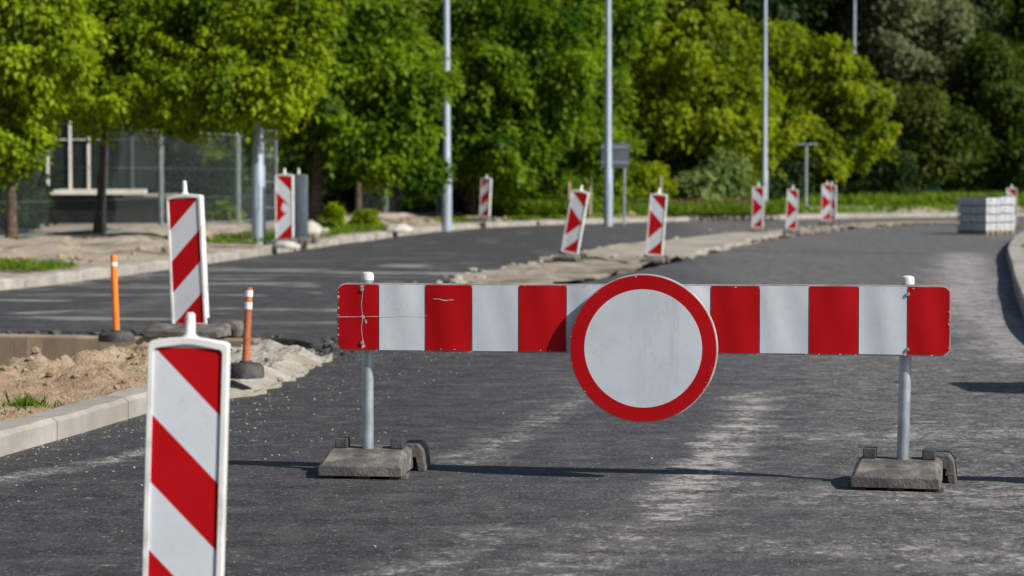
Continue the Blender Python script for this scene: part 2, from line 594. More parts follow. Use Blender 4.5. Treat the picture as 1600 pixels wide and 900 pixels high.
def sprays(rng, C, Rad, n, per, leaf, twig=.6, droop=.35, spread=.2, shell=.45, lump=.55, freq=1.5, upn=.42, fill=.10, stray=.8):
    """leaf positions for a crown of many boughs. C, Rad list the crown's ellipsoids; each bough is a small dome of
    leaves (radius about twig) hung at the crown's shell, open underneath, with gaps between the boughs; a share
    `fill` of the leaves sits on thin inner twigs"""
    P, D, Nn, T = [], [], [], []
    area = np.array([r[0] * r[1] + r[1] * r[2] + r[0] * r[2] for r in Rad])
    total = n * per
    for c, r, share in zip(C, Rad, area / area.sum()):
        nb = max(6, int(1.15 * 4.19 * area[0] * 0 + 4.2 * (r[0] * r[1] + r[1] * r[2] + r[0] * r[2]) / 3 / (twig * twig * 1.15) * .85))
        each = max(8, int(total * share * (1 - fill) / nb))
        for _ in range(nb):
            u = rng.normal(size=3)
            u /= np.linalg.norm(u)
            rad = np.clip(1 - abs(rng.normal()) * shell, .3, 1.1)
            lob = 1 + lump * noise.noise(Vector((u[0] * 2 * freq + c[0], u[1] * 2 * freq + c[1], u[2] * 2 * freq + c[2])))
            bc = np.array(c) + u * np.array(r) * rad * lob
            br = twig * rng.uniform(.4, 1.45)
            k = int(each * (br / twig) ** 2) + 4
            ax = u * np.array([1, 1, .5]) + np.array([0, 0, .55]) + rng.normal(size=3) * .25
            ax /= np.linalg.norm(ax)
            v = rng.normal(size=(k, 3)) + ax * .9
            v /= np.linalg.norm(v, axis=1, keepdims=True)
            q = v * br * (np.abs(rng.normal(.9, .22, k)))[:, None]
            q[:, 2] *= .62
            side = np.clip(1 - v @ ax, 0, 2)[:, None]
            pos = bc + q + np.array([0, 0, -1]) * side * br * droop
            d = v * np.array([1, 1, .4]) + rng.normal(size=(k, 3)) * .55
            d[:, 2] -= .35 + droop
            nn = v * (1 - upn) * 1.5 + np.array([0, 0, upn]) + rng.normal(size=(k, 3)) * .36
            P.append(pos); D.append(d); Nn.append(nn)
            T.append(np.clip(rng.normal(.43, .24) + rng.normal(size=k) * .22 + .22 * (np.abs(q).sum(1) / br - 1), 0, 1))  # outer leaves lighter: young tips, and light-dark contrast put into the tone
        # straggling outer twigs that break the outline, leaves in pairs along them
        for _ in range(int(nb * stray)):
            u = rng.normal(size=3)
            u /= np.linalg.norm(u)
            b0 = np.array(c) + u * np.array(r) * rng.uniform(.7, 1.02)
            out = u * np.array([1, 1, .5]) + rng.normal(size=3) * .45
            out /= np.linalg.norm(out)
            tl = twig * rng.uniform(.9, 2.2)
            m_ = int(10 + 14 * tl / twig * .6)
            t = np.linspace(.1, 1, m_)
            pos = b0 + np.outer(t * tl, out)
            pos[:, 2] -= (droop + .15) * tl * t * t * .8
            sd_ = np.cross(out, [0, 0, 1.0]) * np.where(np.arange(m_) % 2, 1, -1)[:, None]
            P.append(pos + rng.normal(size=(m_, 3)) * leaf * .35)
            D.append(out * .6 + sd_ + rng.normal(size=(m_, 3)) * .35 - np.array([0, 0, .45]))
            Nn.append(np.array([0, 0, .9]) + u * .5 + rng.normal(size=(m_, 3)) * .3)
            T.append(np.clip(rng.normal(.6, .2) + rng.normal(size=m_) * .15, 0, 1))
        k = int(total * share * fill)
        u = rng.normal(size=(k, 3))
        u /= np.linalg.norm(u, axis=1, keepdims=True)
        P.append(np.array(c) + u * np.array(r) * (rng.uniform(.15, 1.0, k) ** .6)[:, None])
        D.append(u * np.array([1, 1, .3]) + rng.normal(size=(k, 3)) * .6 - np.array([0, 0, .5]))
        Nn.append(np.array([0, 0, .8]) + rng.normal(size=(k, 3)) * .5)
        T.append(np.clip(rng.normal(.35, .25, k), 0, 1))
    P, D, Nn, T = np.concatenate(P), np.concatenate(D), np.concatenate(Nn), np.concatenate(T)
    m = len(P)
    return P, D, Nn, leaf * rng.uniform(.7, 1.25, m), leaf * rng.uniform(.5, .85, m), T

def trunk_mesh(rng, h, r, lean=(0, 0), limbs=8, spread=2.0, z0=.45, top=.85, bend=.1):
    mb = MB()
    pts, rad = [], []
    for i in range(9):
        t = i / 8
        pts.append((lean[0] * t + bend * math.sin(t * 5 + r * 30) * t, lean[1] * t + bend * math.cos(t * 4) * t, -.15 + (h * top + .15) * t))
        rad.append(r * (1.35 if i == 0 else 1) * (1 - .72 * t))
    mb.tube(pts, rad, 9)
    for k in range(limbs):
        t = z0 + (1 - z0) * (k / limbs) * .95
        i = t * 8
        a, b = Vector(pts[int(i)]), Vector(pts[min(8, int(i) + 1)])
        p = a.lerp(b, i - int(i))
        az = k * 2.4 + rng.uniform(-.5, .5)
        L = spread * rng.uniform(.7, 1.05) * (1.1 - .5 * t)
        d = Vector((math.cos(az), math.sin(az), .55))
        lp = [p, p + d * L * .35 + Vector((0, 0, .1 * L)), p + d * L * .7 + Vector((0, 0, .12 * L)), p + d * L]
        r0 = r * (1 - .72 * t) * .55
        mb.tube(lp, [r0, r0 * .7, r0 * .45, r0 * .15], 6)
        for s in (-1, 1):
            e = lp[1] + Vector((math.cos(az + s * .8), math.sin(az + s * .8), .5)) * L * .5
            mb.tube([lp[1], lp[1].lerp(e, .5) + Vector((0, 0, .05)), e], [r0 * .55, r0 * .35, r0 * .1], 5)
    return mb

def tree(name, loc, seed, mat, C, Rad, n, per, leaf, h, r, label, cat='tree', group=None, lean=(0, 0), limbs=8, spread=2.0, z0=.4, **kw):
    rng = np.random.default_rng(seed)
    e = empty(name, loc)
    tag(e, label, cat, group)
    trunk_mesh(rng, h, r, lean, limbs, spread, z0).build('trunk', 'bark', e, smooth=True, recalc=False)
    leaf_mesh('crown', *sprays(rng, C, Rad, n, per, leaf, **kw), mat, e)
    return e

def grass_patch(name, pts, hgt, w, mat, rng, seedtone=.45):
    P = np.array(pts, dtype=float)
    n = len(P)
    D = rng.normal(size=(n, 3)) * .6
    D[:, 2] = np.abs(rng.normal(.8, .3, n)) + .15
    Nn = rng.normal(size=(n, 3)) * .5 + np.array([.4, -.3, .9])
    o = leaf_mesh(name, P, D, Nn, hgt * rng.uniform(.5, 1.3, n), w * rng.uniform(.7, 1.3, n), np.clip(rng.normal(seedtone, .25, n), 0, 1), mat)
    return tag(o, kind='stuff')

# ================================================================== GROUND, ROADS, KERBS
WL = smooth_line([(-10.5, -12), (-9, 0), (-7.4, 12), (-6.4, 20), (-5.5, 25.9), (-5.0, 29.2), (-4.4, 33.6), (-3.7, 40), (-3.0, 46), (-2.1, 53),
                  (-.9, 59), (1.2, 63.5), (4.2, 68), (8, 72.5), (13, 76.5), (20, 80), (35, 85), (70, 92)], 18)
WR = smooth_line([(5.5, -12), (4.6, 0), (4.0, 5), (3.55, 10), (3.6, 14), (3.95, 18.1), (5.0, 23.9), (6.24, 30.2), (8.1, 39.4), (10.7, 50), (14, 58),
                  (20, 65), (32, 70), (70, 76)])
ISL = [(-3.3, 5.2), (-2.95, 7.0), (-2.24, 10.3), (-1.87, 12.4), (-1.60, 14.3), (-1.42, 16.2), (-1.32, 17.2), (-1.62, 18.2), (-2.7, 18.55), (-4.0, 18.95),
       (-6.05, 19.35), (-6.1, 9), (-4.6, 5.2)]
MED = [(-.45, 25.9), (.35, 26.2), (.95, 28.6), (2.55, 35.8), (5.2, 48.5), (8.0, 58.0), (10.6, 63.8), (10.2, 64.6), (7.9, 60.2), (5.2, 53), (2.1, 43.6), (.40, 35), (-.75, 28.3)]

xs = [-700, -250, -90, -45, -25, -12, -6.5, -6.25, -1.2, -1.0, 4, 10, 22, 45, 90, 250, 700]
ys = [-300, -60, -12, 0, 4.6, 5.0, 19.45, 19.8, 30, 45, 60, 75, 90, 120, 200, 400, 900]
gv, gf = [], []
for y in ys:
    for x in xs:
        low = -6.3 < x < -1.1 and 4.9 < y < 19.6
        gv.append((x, y, -.75 if low else -.16))
for j in range(len(ys) - 1):
    for i in range(len(xs) - 1):
        a = j * len(xs) + i
        gf.append((a, a + 1, a + 1 + len(xs), a + len(xs)))
mb = MB()
mb.add(gv, gf)
tag(mb.build('ground', 'ground', recalc=False), kind='structure')

def jag(poly, step, amp, only=None):
    q = []
    for p in densify(poly, step):
        k = amp
        q.append((p[0] + k * fbm(p[0] * 3, p[1] * 3, 1.3), p[1] + k * fbm(p[0] * 3, p[1] * 3, 7.7)))
    return q
outer = WL + WR[::-1]
sheet('road', outer, [jag(ISL, .12, .035), jag(MED, .4, .05)], 'asphalt', lambda x, y: .012 * fbm(x * .25, y * .25) * min(1, max(0, (y - 12) / 6)), None, .09)

KP = [(0, -.2), (0, .10), (.015, .115), (.15, .12), (.152, -.1)]
strip('verge_kerb', WL, KP, 'kerb', 1, 0, .03)
strip('roadside_kerb', WR, [(0, -.2), (0, .14), (.02, .155), (.20, .16), (.202, -.1)], 'kerb', -1)
strip('verge', WL, [(.15, .105)] + [(.15 + .16 * i, .12 + .006 * i) for i in range(1, 24)] + [(5, .25), (8, .25), (16, .25), (60, .3)], 'verge', 1, .13)
strip('roadside_verge', WR, [(.2, .15), (.5, .16), (1.0, .17), (2, .19), (4, .22), (9, .25), (30, .3)], 'verge', -1, .06)

# near island: kerb line, sand bed, spoil heap, concrete edging
NK = smooth_line([(-3.3, 5.2), (-2.95, 7.0), (-2.24, 10.3), (-1.87, 12.4), (-1.60, 14.25)], 45)
strip('island_kerb', NK, [(0, -.25), (0, .085), (.02, .105), (.16, .11), (.165, -.25)], 'kerb', 1, 0, .008)

def sand_z(x, y):
    d = y - (10.3 + (x + 2.24) * -1.2)                  # rough depth from the kerb corner
    base = .055 - .44 * max(0, min(1, (y - 13.0) / 4.6)) ** 1.3
    m = .25 * math.exp(-(((x + 2.22) / .55) ** 2 + ((y - 15.7) / 1.3) ** 2))
    m += .10 * math.exp(-(((x + 2.9) / .7) ** 2 + ((y - 14.2) / .9) ** 2))
    m += .22 * math.exp(-(((x + 4.05) / .32) ** 2 + ((y - 17.9) / .7) ** 2))
    nz = .018 * fbm(x * 11, y * 9, 8, 4) + .030 * fbm(x * 1.3, y * 1.3, 3) + .040 * fbm(x * 4.5, y * 4, 1, 5) + .030 * abs(fbm(x * 15, y * 12, 2, 3))
    return base + m + nz * (1 + 1.2 * min(1, m * 6))
SANDP = [(-3.5, 5.2), (-3.12, 7.0), (-2.42, 10.3), (-2.03, 12.4), (-1.76, 14.25), (-1.55, 16.2), (-1.75, 17.7), (-2.7, 18.4), (-4.0, 18.8), (-6.0, 19.2), (-6.05, 9), (-4.6, 5.2)]
so = sheet('sand_bed', densify(SANDP, .1), [], 'sand', sand_z, .038)
for p in so.data.polygons:
    p.use_smooth = True

mb = MB()
edge = [(-6.0, 19.3), (-4.35, 18.97), (-4.3, 18.955), (-2.75, 18.53), (-1.9, 18.30)]
for (a, b) in ((0, 1), (2, 3), (3, 4)):
    A, B = Vector((*edge[a], 0)), Vector((*edge[b], 0))
    d = (B - A)
    n = max(2, int(d.length / .12))
    Nn = Vector((d.y, -d.x, 0)).normalized()
    vs, fs = [], []
    for i in range(n + 1):
        p = A + d * i / n
        w = .012 * fbm(p.x * 5, p.y * 5)
        t = -.005 + .018 * fbm(p.x * 3, 4)
        for o, z in ((0, -.6), (0, t), (.14 + w, t), (.15 + w, t - .015), (.155 + w * 1.5, -.6)):
            q = p + Nn * o
            vs.append((q.x, q.y, z))
        if i:
            k = (i - 1) * 5
            for j in range(4):
                fs.append((k + j, k + j + 1, k + 6 + j, k + 5 + j))
    fs += [(0, 1, 2, 3, 4), tuple(n * 5 + j for j in (4, 3, 2, 1, 0))]
    mb.add(vs, fs)
tag(mb.build('concrete_edging', 'pit'), kind='structure')

APR = [tuple(G(px, py, .06)[:2]) for px, py in ((330, 612), (330, 570), (352, 541), (400, 530), (450, 535), (492, 546), (512, 553), (497, 562), (452, 579), (420, 592), (384, 603))]
def edge_dist(x, y, poly):
    m = 9e9
    for i in range(len(poly)):
        a, b = Vector(poly[i]), Vector(poly[(i + 1) % len(poly)])
        d = b - a
        t = max(0, min(1, (Vector((x, y)) - a).dot(d) / d.length_squared))
        m = min(m, (Vector((x, y)) - a - d * t).length)
    return m
def apr_z(x, y):
    k = min(1, edge_dist(x, y, APR) / .16)
    return .012 + k * .05 + (.25 + .75 * k) * (.05 * fbm(x * 2.5, y * 2.0, 5) + .022 * fbm(x * 8, y * 6, 2) + .02 * abs(fbm(x * 20, y * 15, 2)))
ap = sheet('broken_concrete_apron', jag(APR, .05, .12), [], 'slab', apr_z, .032, .4)

# far median: sand at both ends, paved slab between, low stones along its edges
med_sand = sheet('median_sand', jag(MED, .3, .14), [], 'verge', lambda x, y: .025 + .07 * fbm(x * 1.2, y * .9) + .05 * fbm(x * 4, y * 3), .3)
PAV = [(.75, 36.3), (2.62, 36.4), (5.15, 48.5), (6.1, 52.3), (5.25, 52.8), (2.4, 43.5)]
sheet('median_slab', jag(PAV, .5, .06), [], 'slab', lambda x, y: .075 + .03 * fbm(x * .8, y * .5), .5, .2)
EDL = smooth_line([(-.45, 25.9), (-.75, 28.3), (.40, 35), (2.1, 43.6), (5.2, 53), (7.9, 60.2), (10.2, 64.6)])

# sun-bleached crossing strip of sand at the far bend
CR = [tuple(G(px, py)[:2]) for px, py in ((1335, 351.5), (1345, 348.5), (1430, 346.6), (1520, 347.2), (1530, 349.6), (1440, 350.5))]
sheet('far_sand', CR, [], 'sand', lambda x, y: .02 + .03 * fbm(x, y), 1.0)

# ------------------------------------------------------------------ loose stones and clods (nobody could count them)
def stones(name, spots, mat, lo, hi, flat=.6):
    mb = MB()
    ico = bmesh.new()
    bmesh.ops.create_icosphere(ico, subdivisions=1, radius=1)
    V = [v.co.copy() for v in ico.verts]
    ico.verts.index_update()
    Fc = [tuple(v.index for v in f.verts) for f in ico.faces]
    ico.free()
    for x, y, z in spots:
        s = lo * (hi / lo) ** (random.random() ** 2.2)
        m = Matrix.Translation((x, y, z + s * .2)) @ Matrix.Rotation(random.uniform(0, 6.28), 4, 'Z')
        sc3 = (s * random.uniform(.7, 1.3), s * random.uniform(.6, 1), s * flat * random.uniform(.6, 1.1))
        mb.add([(v.x * sc3[0] * random.uniform(.8, 1.2), v.y * sc3[1] * random.uniform(.8, 1.2), v.z * sc3[2] * random.uniform(.8, 1.2)) for v in V], Fc, 0, m)
    return tag(mb.build(name, mat, recalc=False), kind='stuff')

sp = []
def along(L, n, lo, hi, side):
    N = line_normals(L)
    for _ in range(n):
        i = random.randrange(len(L) - 1)
        t = random.random()
        p = Vector(L[i]).lerp(Vector(L[i + 1]), t) + N[i] * side * (lo + (hi - lo) * random.random() ** 2)
        sp.append((p.x, p.y, 0))
along(NK[36:], 900, .02, .75, -1)
along(smooth_line([(-1.6, 14.2), (-1.42, 16.2), (-1.25, 17.3), (-.9, 17.6)], 8), 1500, .0, 1.2, -1)
for _ in range(260):
    p = G(random.uniform(340, 620), random.uniform(560, 720))
    if p.x > -1.7 + (p.y - 13) * .13:
        sp.append((p.x, p.y, 0))
for _ in range(120):
    p = G(random.uniform(0, 1600), random.uniform(560, 900))
    if p.x > -2.1 + (p.y - 10.5) * .19 + .1:
        sp.append((p.x, p.y, 0))
stones('loose_gravel', sp, 'gravel', .002, .0085)
cl = []
while len(cl) < 3600:
    x, y = random.uniform(-4.5, -1.6), random.uniform(10, 18.5)
    if inside((x, y), SANDP) and random.random() < .25 + .75 * math.exp(-(((x + 2.4) / .9) ** 2 + ((y - 15.3) / 1.8) ** 2)):
        cl.append((x, y, sand_z(x, y) - .009))
stones('soil_clods', cl, 'sand', .005, .038, .8)
cr = []
for _ in range(160):
    t = random.random()
    p = Vector((-1.15, 16.4)).lerp(Vector((-1.0, 18.3)), t)
    cr.append((p.x + random.gauss(-.1, .12), p.y + random.gauss(0, .2), 0))
rb = []
Ln = line_normals(EDL)
for _ in range(300):
    i = random.randrange(len(EDL) - 1)
    p = Vector(EDL[i]).lerp(Vector(EDL[i + 1]), random.random()) - Ln[i] * random.gauss(.12, .14)
    rb.append((p.x, p.y, .01))
for _ in range(160):
    p = Vector((.6, 36.1)).lerp(Vector((2.7, 36.2)), random.random())
    rb.append((p.x, p.y + random.gauss(-.1, .25), .02))
for _ in range(260):
    t = random.random()
    p = Vector((5.2, 52)).lerp(Vector((10.2, 64)), t)
    rb.append((p.x + random.gauss(0, .5), p.y + random.gauss(0, .8), .02))
stones('rubble', rb, 'slab', .02, .085, .55)
vr = []
VN = line_normals(WL)
while len(vr) < 700:
    i = random.randrange(len(WL) - 1)
    if 20 < WL[i][1] < 70:
        p = Vector(WL[i]) + VN[i] * (.4 + 3.2 * random.random() ** .7)
        vr.append((p.x, p.y, .16))
stones('verge_lumps', vr, 'clod', .02, .15, .7)
ab = []
while len(ab) < 130:
    p = G(random.uniform(330, 515), random.uniform(528, 606))
    if inside((p.x, p.y), APR):
        ab.append((p.x, p.y, apr_z(p.x, p.y) - .008))
stones('concrete_crumbs', ab, 'slab', .006, .035, .7)
for _ in range(420):
    t = random.random()
    p = Vector((-6.0, 19.36)).lerp(Vector((-1.75, 18.34)), t)
    cr.append((p.x + random.gauss(0, .05), p.y + abs(random.gauss(0, .05)), -.01))
stones('asphalt_crumbs', cr, 'rubber_dark', .015, .06)

# ================================================================== TRAFFIC FURNITURE
def base_parts(parent, w=.36, pole_y=.0, name='base', wing=1, k=1.0):
    """recycled rubber foot: wedge-faced block, dark slots under the front, two lugs, side handle"""
    mb = MB()
    h = w / 2
    secs = [(-.215, h - .002, .012, .050, .004), (-.21, h, .012, .058, .007), (-.05, h - .006, .012, .100, .010), (.10, h - .006, .012, .104, .010), (.215, h, .012, .060, .007), (.22, h - .002, .012, .054, .004)]
    vs, fs = [], []
    for y, hw, z0, z1, ch in secs:
        for x, z in ((-hw, z0), (-hw, z1 - ch * 1.6), (-hw + ch * 2.2, z1), (hw - ch * 2.2, z1), (hw, z1 - ch * 1.6), (hw, z0)):
            vs.append((x * k, y * k, z * k))
    for i in range(len(secs) - 1):
        for j in range(6):
            a, b = i * 6 + j, i * 6 + (j + 1) % 6
            fs.append((a, b, b + 6, a + 6))
    fs += [tuple(reversed(range(6))), tuple(30 + j for j in range(6))]
    mb.add(vs, fs)
    for x in (-.15, 0, .15):
        for y in (-.15, .16):
            mb.box((x * k, y * k, .008 * k), (.07 * k, .08 * k, .018 * k))
    mb.box((.0, -.115 * k, .084 * k), (.085 * k, .006 * k, .004 * k))
    b = mb.build(name, 'rubber', parent, bevel=.004)
    for x in (-.115, .115):
        l = MB()
        l.box((x * k, .02 * k, .122 * k), (.052 * k, .07 * k, .040 * k), top=.94)
        l.build('lug', 'rubber_dark', b, bevel=.004)
    wv = MB()
    s = wing
    pts = [(h - .05, .112), (h + .016, .112), (h + .036, .085), (h + .046, .0), (h + .016, .0), (h + .006, .055), (h - .05, .06)]
    vs = [(x * s * k, y * k, z * k) for y in (.08, .24) for x, z in pts]
    n = len(pts)
    fs = [(i, (i + 1) % n, (i + 1) % n + n, i + n) for i in range(n)] + [tuple(range(n)), tuple(range(2 * n - 1, n - 1, -1))]
    wv.add(vs, fs)
    wv.build('carry_handle', 'rubber', b, bevel=.004)
    return b

def wavy(x, z, a=.0016):
    return a * (math.sin(x * 21 + 1) + .7 * math.sin(x * 43 + z * 9) + .6 * fbm(x * 3, z * 5, 2))

def make_barrier(name, L, Rr, label, scratches=True):
    """striped plank on two posts between the ground points L and R"""
    L, Rr = Vector(L), Vector(Rr)
    d = Rr - L
    W, z0, z1 = 2.455, .507, .783
    yaw = math.atan2(d.y, d.x)
    root = empty(name, (L + Rr) / 2, yaw)
    tag(root, label, 'barrier')
    span = d.length / 2
    off = .026                                            # plank centre relative to the post midpoint
    xl, xr = -W / 2 + off, W / 2 + off
    cr_ = .038
    def half(x, m=0):
        e = min(x - xl, xr - x)
        r = cr_
        if e >= r:
            return (z1 - z0) / 2 - m
        return (z1 - z0) / 2 - r + math.sqrt(max(0, r * r - (r - max(e, 0)) ** 2)) - m
    zc = (z0 + z1) / 2
    # backing plate with folded rim
    mb = MB()
    xsn = [xl, xl + .004, xl + .012, xl + .024, xl + cr_] + [xl + cr_ + (W - 2 * cr_) * i / 60 for i in range(1, 60)] + [xr - cr_, xr - .024, xr - .012, xr - .004, xr]
    vs, fs = [], []
    for x in xsn:
        hh = max(half(x), .09)
        w = wavy(x, 0, .0016)
        for y, s in ((-.050 + w, -1), (-.050 + w, 1), (-.028 + w, 1), (-.028 + w, -1)):
            vs.append((x, y, zc + s * hh + .004 * math.sin(x * 1.3) * 1))
    for i in range(len(xsn) - 1):
        for j in range(4):
            a, b = i * 4 + j, i * 4 + (j + 1) % 4
            fs.append((a, b, b + 4, a + 4))
    fs += [(0, 1, 2, 3), tuple((len(xsn) - 1) * 4 + j for j in (3, 2, 1, 0))]
    mb.add(vs, fs)
    plank = mb.build('plank', 'rim', root)
    # stripes as a fine grid a hair in front of the plate
    px = [527, 595, 669, 744, 818, 893, 967, 1041, 1117, 1192, 1267, 1342, 1415, 1480]
    bx = [xl + W * (p - 527) / (1480 - 527) for p in px]
    mb = MB()
    for s in range(13):
        a, b = bx[s] + (.0022 if s else .005), bx[s + 1] - (.0022 if s < 12 else .005)
        nx, nz = 14, 8
        vs, fs = [], []
        for i in range(nx + 1):
            t = i / nx
            if s == 0: t = t ** 1.8
            if s == 12: t = 1 - (1 - t) ** 1.8
            x = a + (b - a) * t
            hh = max(half(x, .0055), .09)
            for j in range(nz + 1):
                z = zc + hh * (2 * j / nz - 1)
                vs.append((x, -.0535 + wavy(x, z, .0016) - .0018 * math.sin(math.pi * t) ** 2, z + .004 * math.sin(x * 1.3)))
        for i in range(nx):
            for j in range(nz):
                q = i * (nz + 1) + j
                fs.append((q, q + nz + 1, q + nz + 2, q + 1))
        mb.add(vs, fs, s % 2)
    # edge chips and a cross-shaped scrape at the left end, in the same sheet
    def fleck(x, z, w, h, a=0.0):
        c, s_ = math.cos(a), math.sin(a)
        pts = []
        for k in range(6):
            t = k / 6 * 6.283
            q = random.uniform(.6, 1)
            u, v = w * q * math.cos(t), h * q * math.sin(t)
            xx, zz = x + u * c - v * s_, z + u * s_ + v * c
            pts.append((xx, -.0562 + wavy(xx, zz, .0016), zz))
        mb.add(pts, [tuple(range(6))], 2)
    if scratches:
        sx = xl + W * (568 - 527) / 953
        for i in range(28):
            z = z0 + .012 + (z1 - z0 - .024) * i / 27
            fleck(sx + .0025 * math.sin(i * .6), z, .0024, .0065)
        for i in range(52):
            x = xl + .006 + (669 - 527) / 953 * W * i / 51
            fleck(x, zc - .004 + .008 * i / 51, .0046, .0020 if x < xl + .19 else .0014)
        fleck(sx + .004, zc - .002, .011, .010); fleck(sx + .006, z0 + .018, .010, .009); fleck(sx + .002, z1 - .016, .012, .006)
        fleck(sx + .016, zc - .022, .006, .014, .4)
        for i in range(9):
            fleck(xl + W * (685 + i * 3.5 - 527) / 953, z1 - .066 - .0006 * i + .002 * math.sin(i), .006, .0022, -.1)
    for _ in range(26):
        x = random.uniform(xl + .04, xr - .04)
        fleck(x, (z0 + .008) if random.random() < .7 else (z1 - .008), random.uniform(.002, .008), random.uniform(.0015, .0035))
    for _ in range(16):
        z = random.uniform(z0 + .03, z1 - .03)
        fleck((xl + .007) if random.random() < .75 else (xr - .007), z, random.uniform(.002, .007), random.uniform(.0015, .003))
    mb.build('striped_face', ['red', 'white', 'chip'], plank, smooth=True, recalc=False)
    for x in (bx[0] + .107, bx[-1] - .165):
        for z in (z0 + .03, z1 - .03):
            b = MB()
            b.tube([(x, -.049, z), (x, -.060, z)], [.008, .007], 8)
            b.build('bolt', 'galv', plank)
    # posts, caps and feet
    for s, lean in ((-1, 0.0), (1, .022)):
        x = s * span
        mb = MB()
        mb.tube([(x - lean * .75, 0, .03), (x, 0, z1 + .008)], .0235, 20)
        p = mb.build('post', 'galv', root, smooth=True)
        c = MB()
        c.lathe([(.0262, 0), (.0262, .020), (.023, .029), (.012, .034)], 20, c=(x, 0, z1 + .006))
        c.build('cap', 'frame', p, smooth=True)
        for z in (z0 + .05, z1 - .06):
            k = MB()
            k.box((x, -.004, z), (.075, .062, .03))
            k.build('clamp', 'galv', p, bevel=.003)
        b = base_parts(root, .342)
        b.location = (x - lean * .75 + (.006 if s < 0 else -.012), 0, 0)
        b.rotation_euler = (0, 0, R(3 if s < 0 else -3))
    return root, off, zc

gl, gr = G(575, 739), G(1416, 757.5)
bar, off, zc = make_barrier('road_barrier', gl, gr, 'wide red and white striped barrier plank on two posts with a round red-ringed sign')
# round sign hung on the middle of the plank
rs = .295
dx = off + .030
dz = zc - .114
mb = MB()
mb.tube([(0, -.056, 0), (0, -.062, 0), (0, -.0880, 0), (0, -.090, 0)], [rs - .03, rs, rs, rs - .005], 72)
disc = mb.build('round_sign', 'rim', bar, smooth=True)
disc.location = (dx, -.006, dz)
mb = MB()
prof = [0, .05, .1, .15, .2, .233, .2345, .255, .275, .2905]
vs, fs, mi = [(0, -.0925, 0)], [], []
n = 96
for r_ in prof[1:]:
    for k in range(n):
        a = 2 * math.pi * k / n
        x, z = r_ * math.cos(a), r_ * math.sin(a)
        vs.append((x, -.0925 + .0022 * fbm(x * 4, z * 4, 9), z))
for k in range(n):
    fs.append((0, 1 + k, 1 + (k + 1) % n)); mi.append(1)
for i in range(len(prof) - 2):
    for k in range(n):
        a, b = 1 + i * n + k, 1 + i * n + (k + 1) % n
        fs.append((a, a + n, b + n, b)); mi.append(0 if prof[i + 2] > .2346 else 1)
mb.add(vs, fs); mb.mi = mi
for _ in range(14):
    a, r_ = random.uniform(0, 6.283), .2925 - random.random() ** 2 * .012
    x, z, w = r_ * math.cos(a), r_ * math.sin(a), random.uniform(.0015, .0045)
    mb.add([(x + w * math.cos(k), -.0948, z + w * .6 * math.sin(k)) for k in (0, 1.2, 2.5, 3.7, 5)], [(0, 1, 2, 3, 4)], 2)
mb.build('sign_face', ['red', 'white', 'chip'], disc, smooth=True, recalc=False)
# clamps tying the disc to the plank
k = MB()
for z in (.06, .16):
    k.box((0, -.045, z), (.30, .02, .03))
k.build('rail', 'galv', disc)

# the next barrier along, just outside the frame: only its shadow reaches the picture
dirv = (gr - gl).normalized()
b2l = gl + dirv * 3.02
bar2, _, _ = make_barrier('road_barrier', b2l, b2l + (gr - gl), 'striped barrier plank beside the one with the round sign', False)

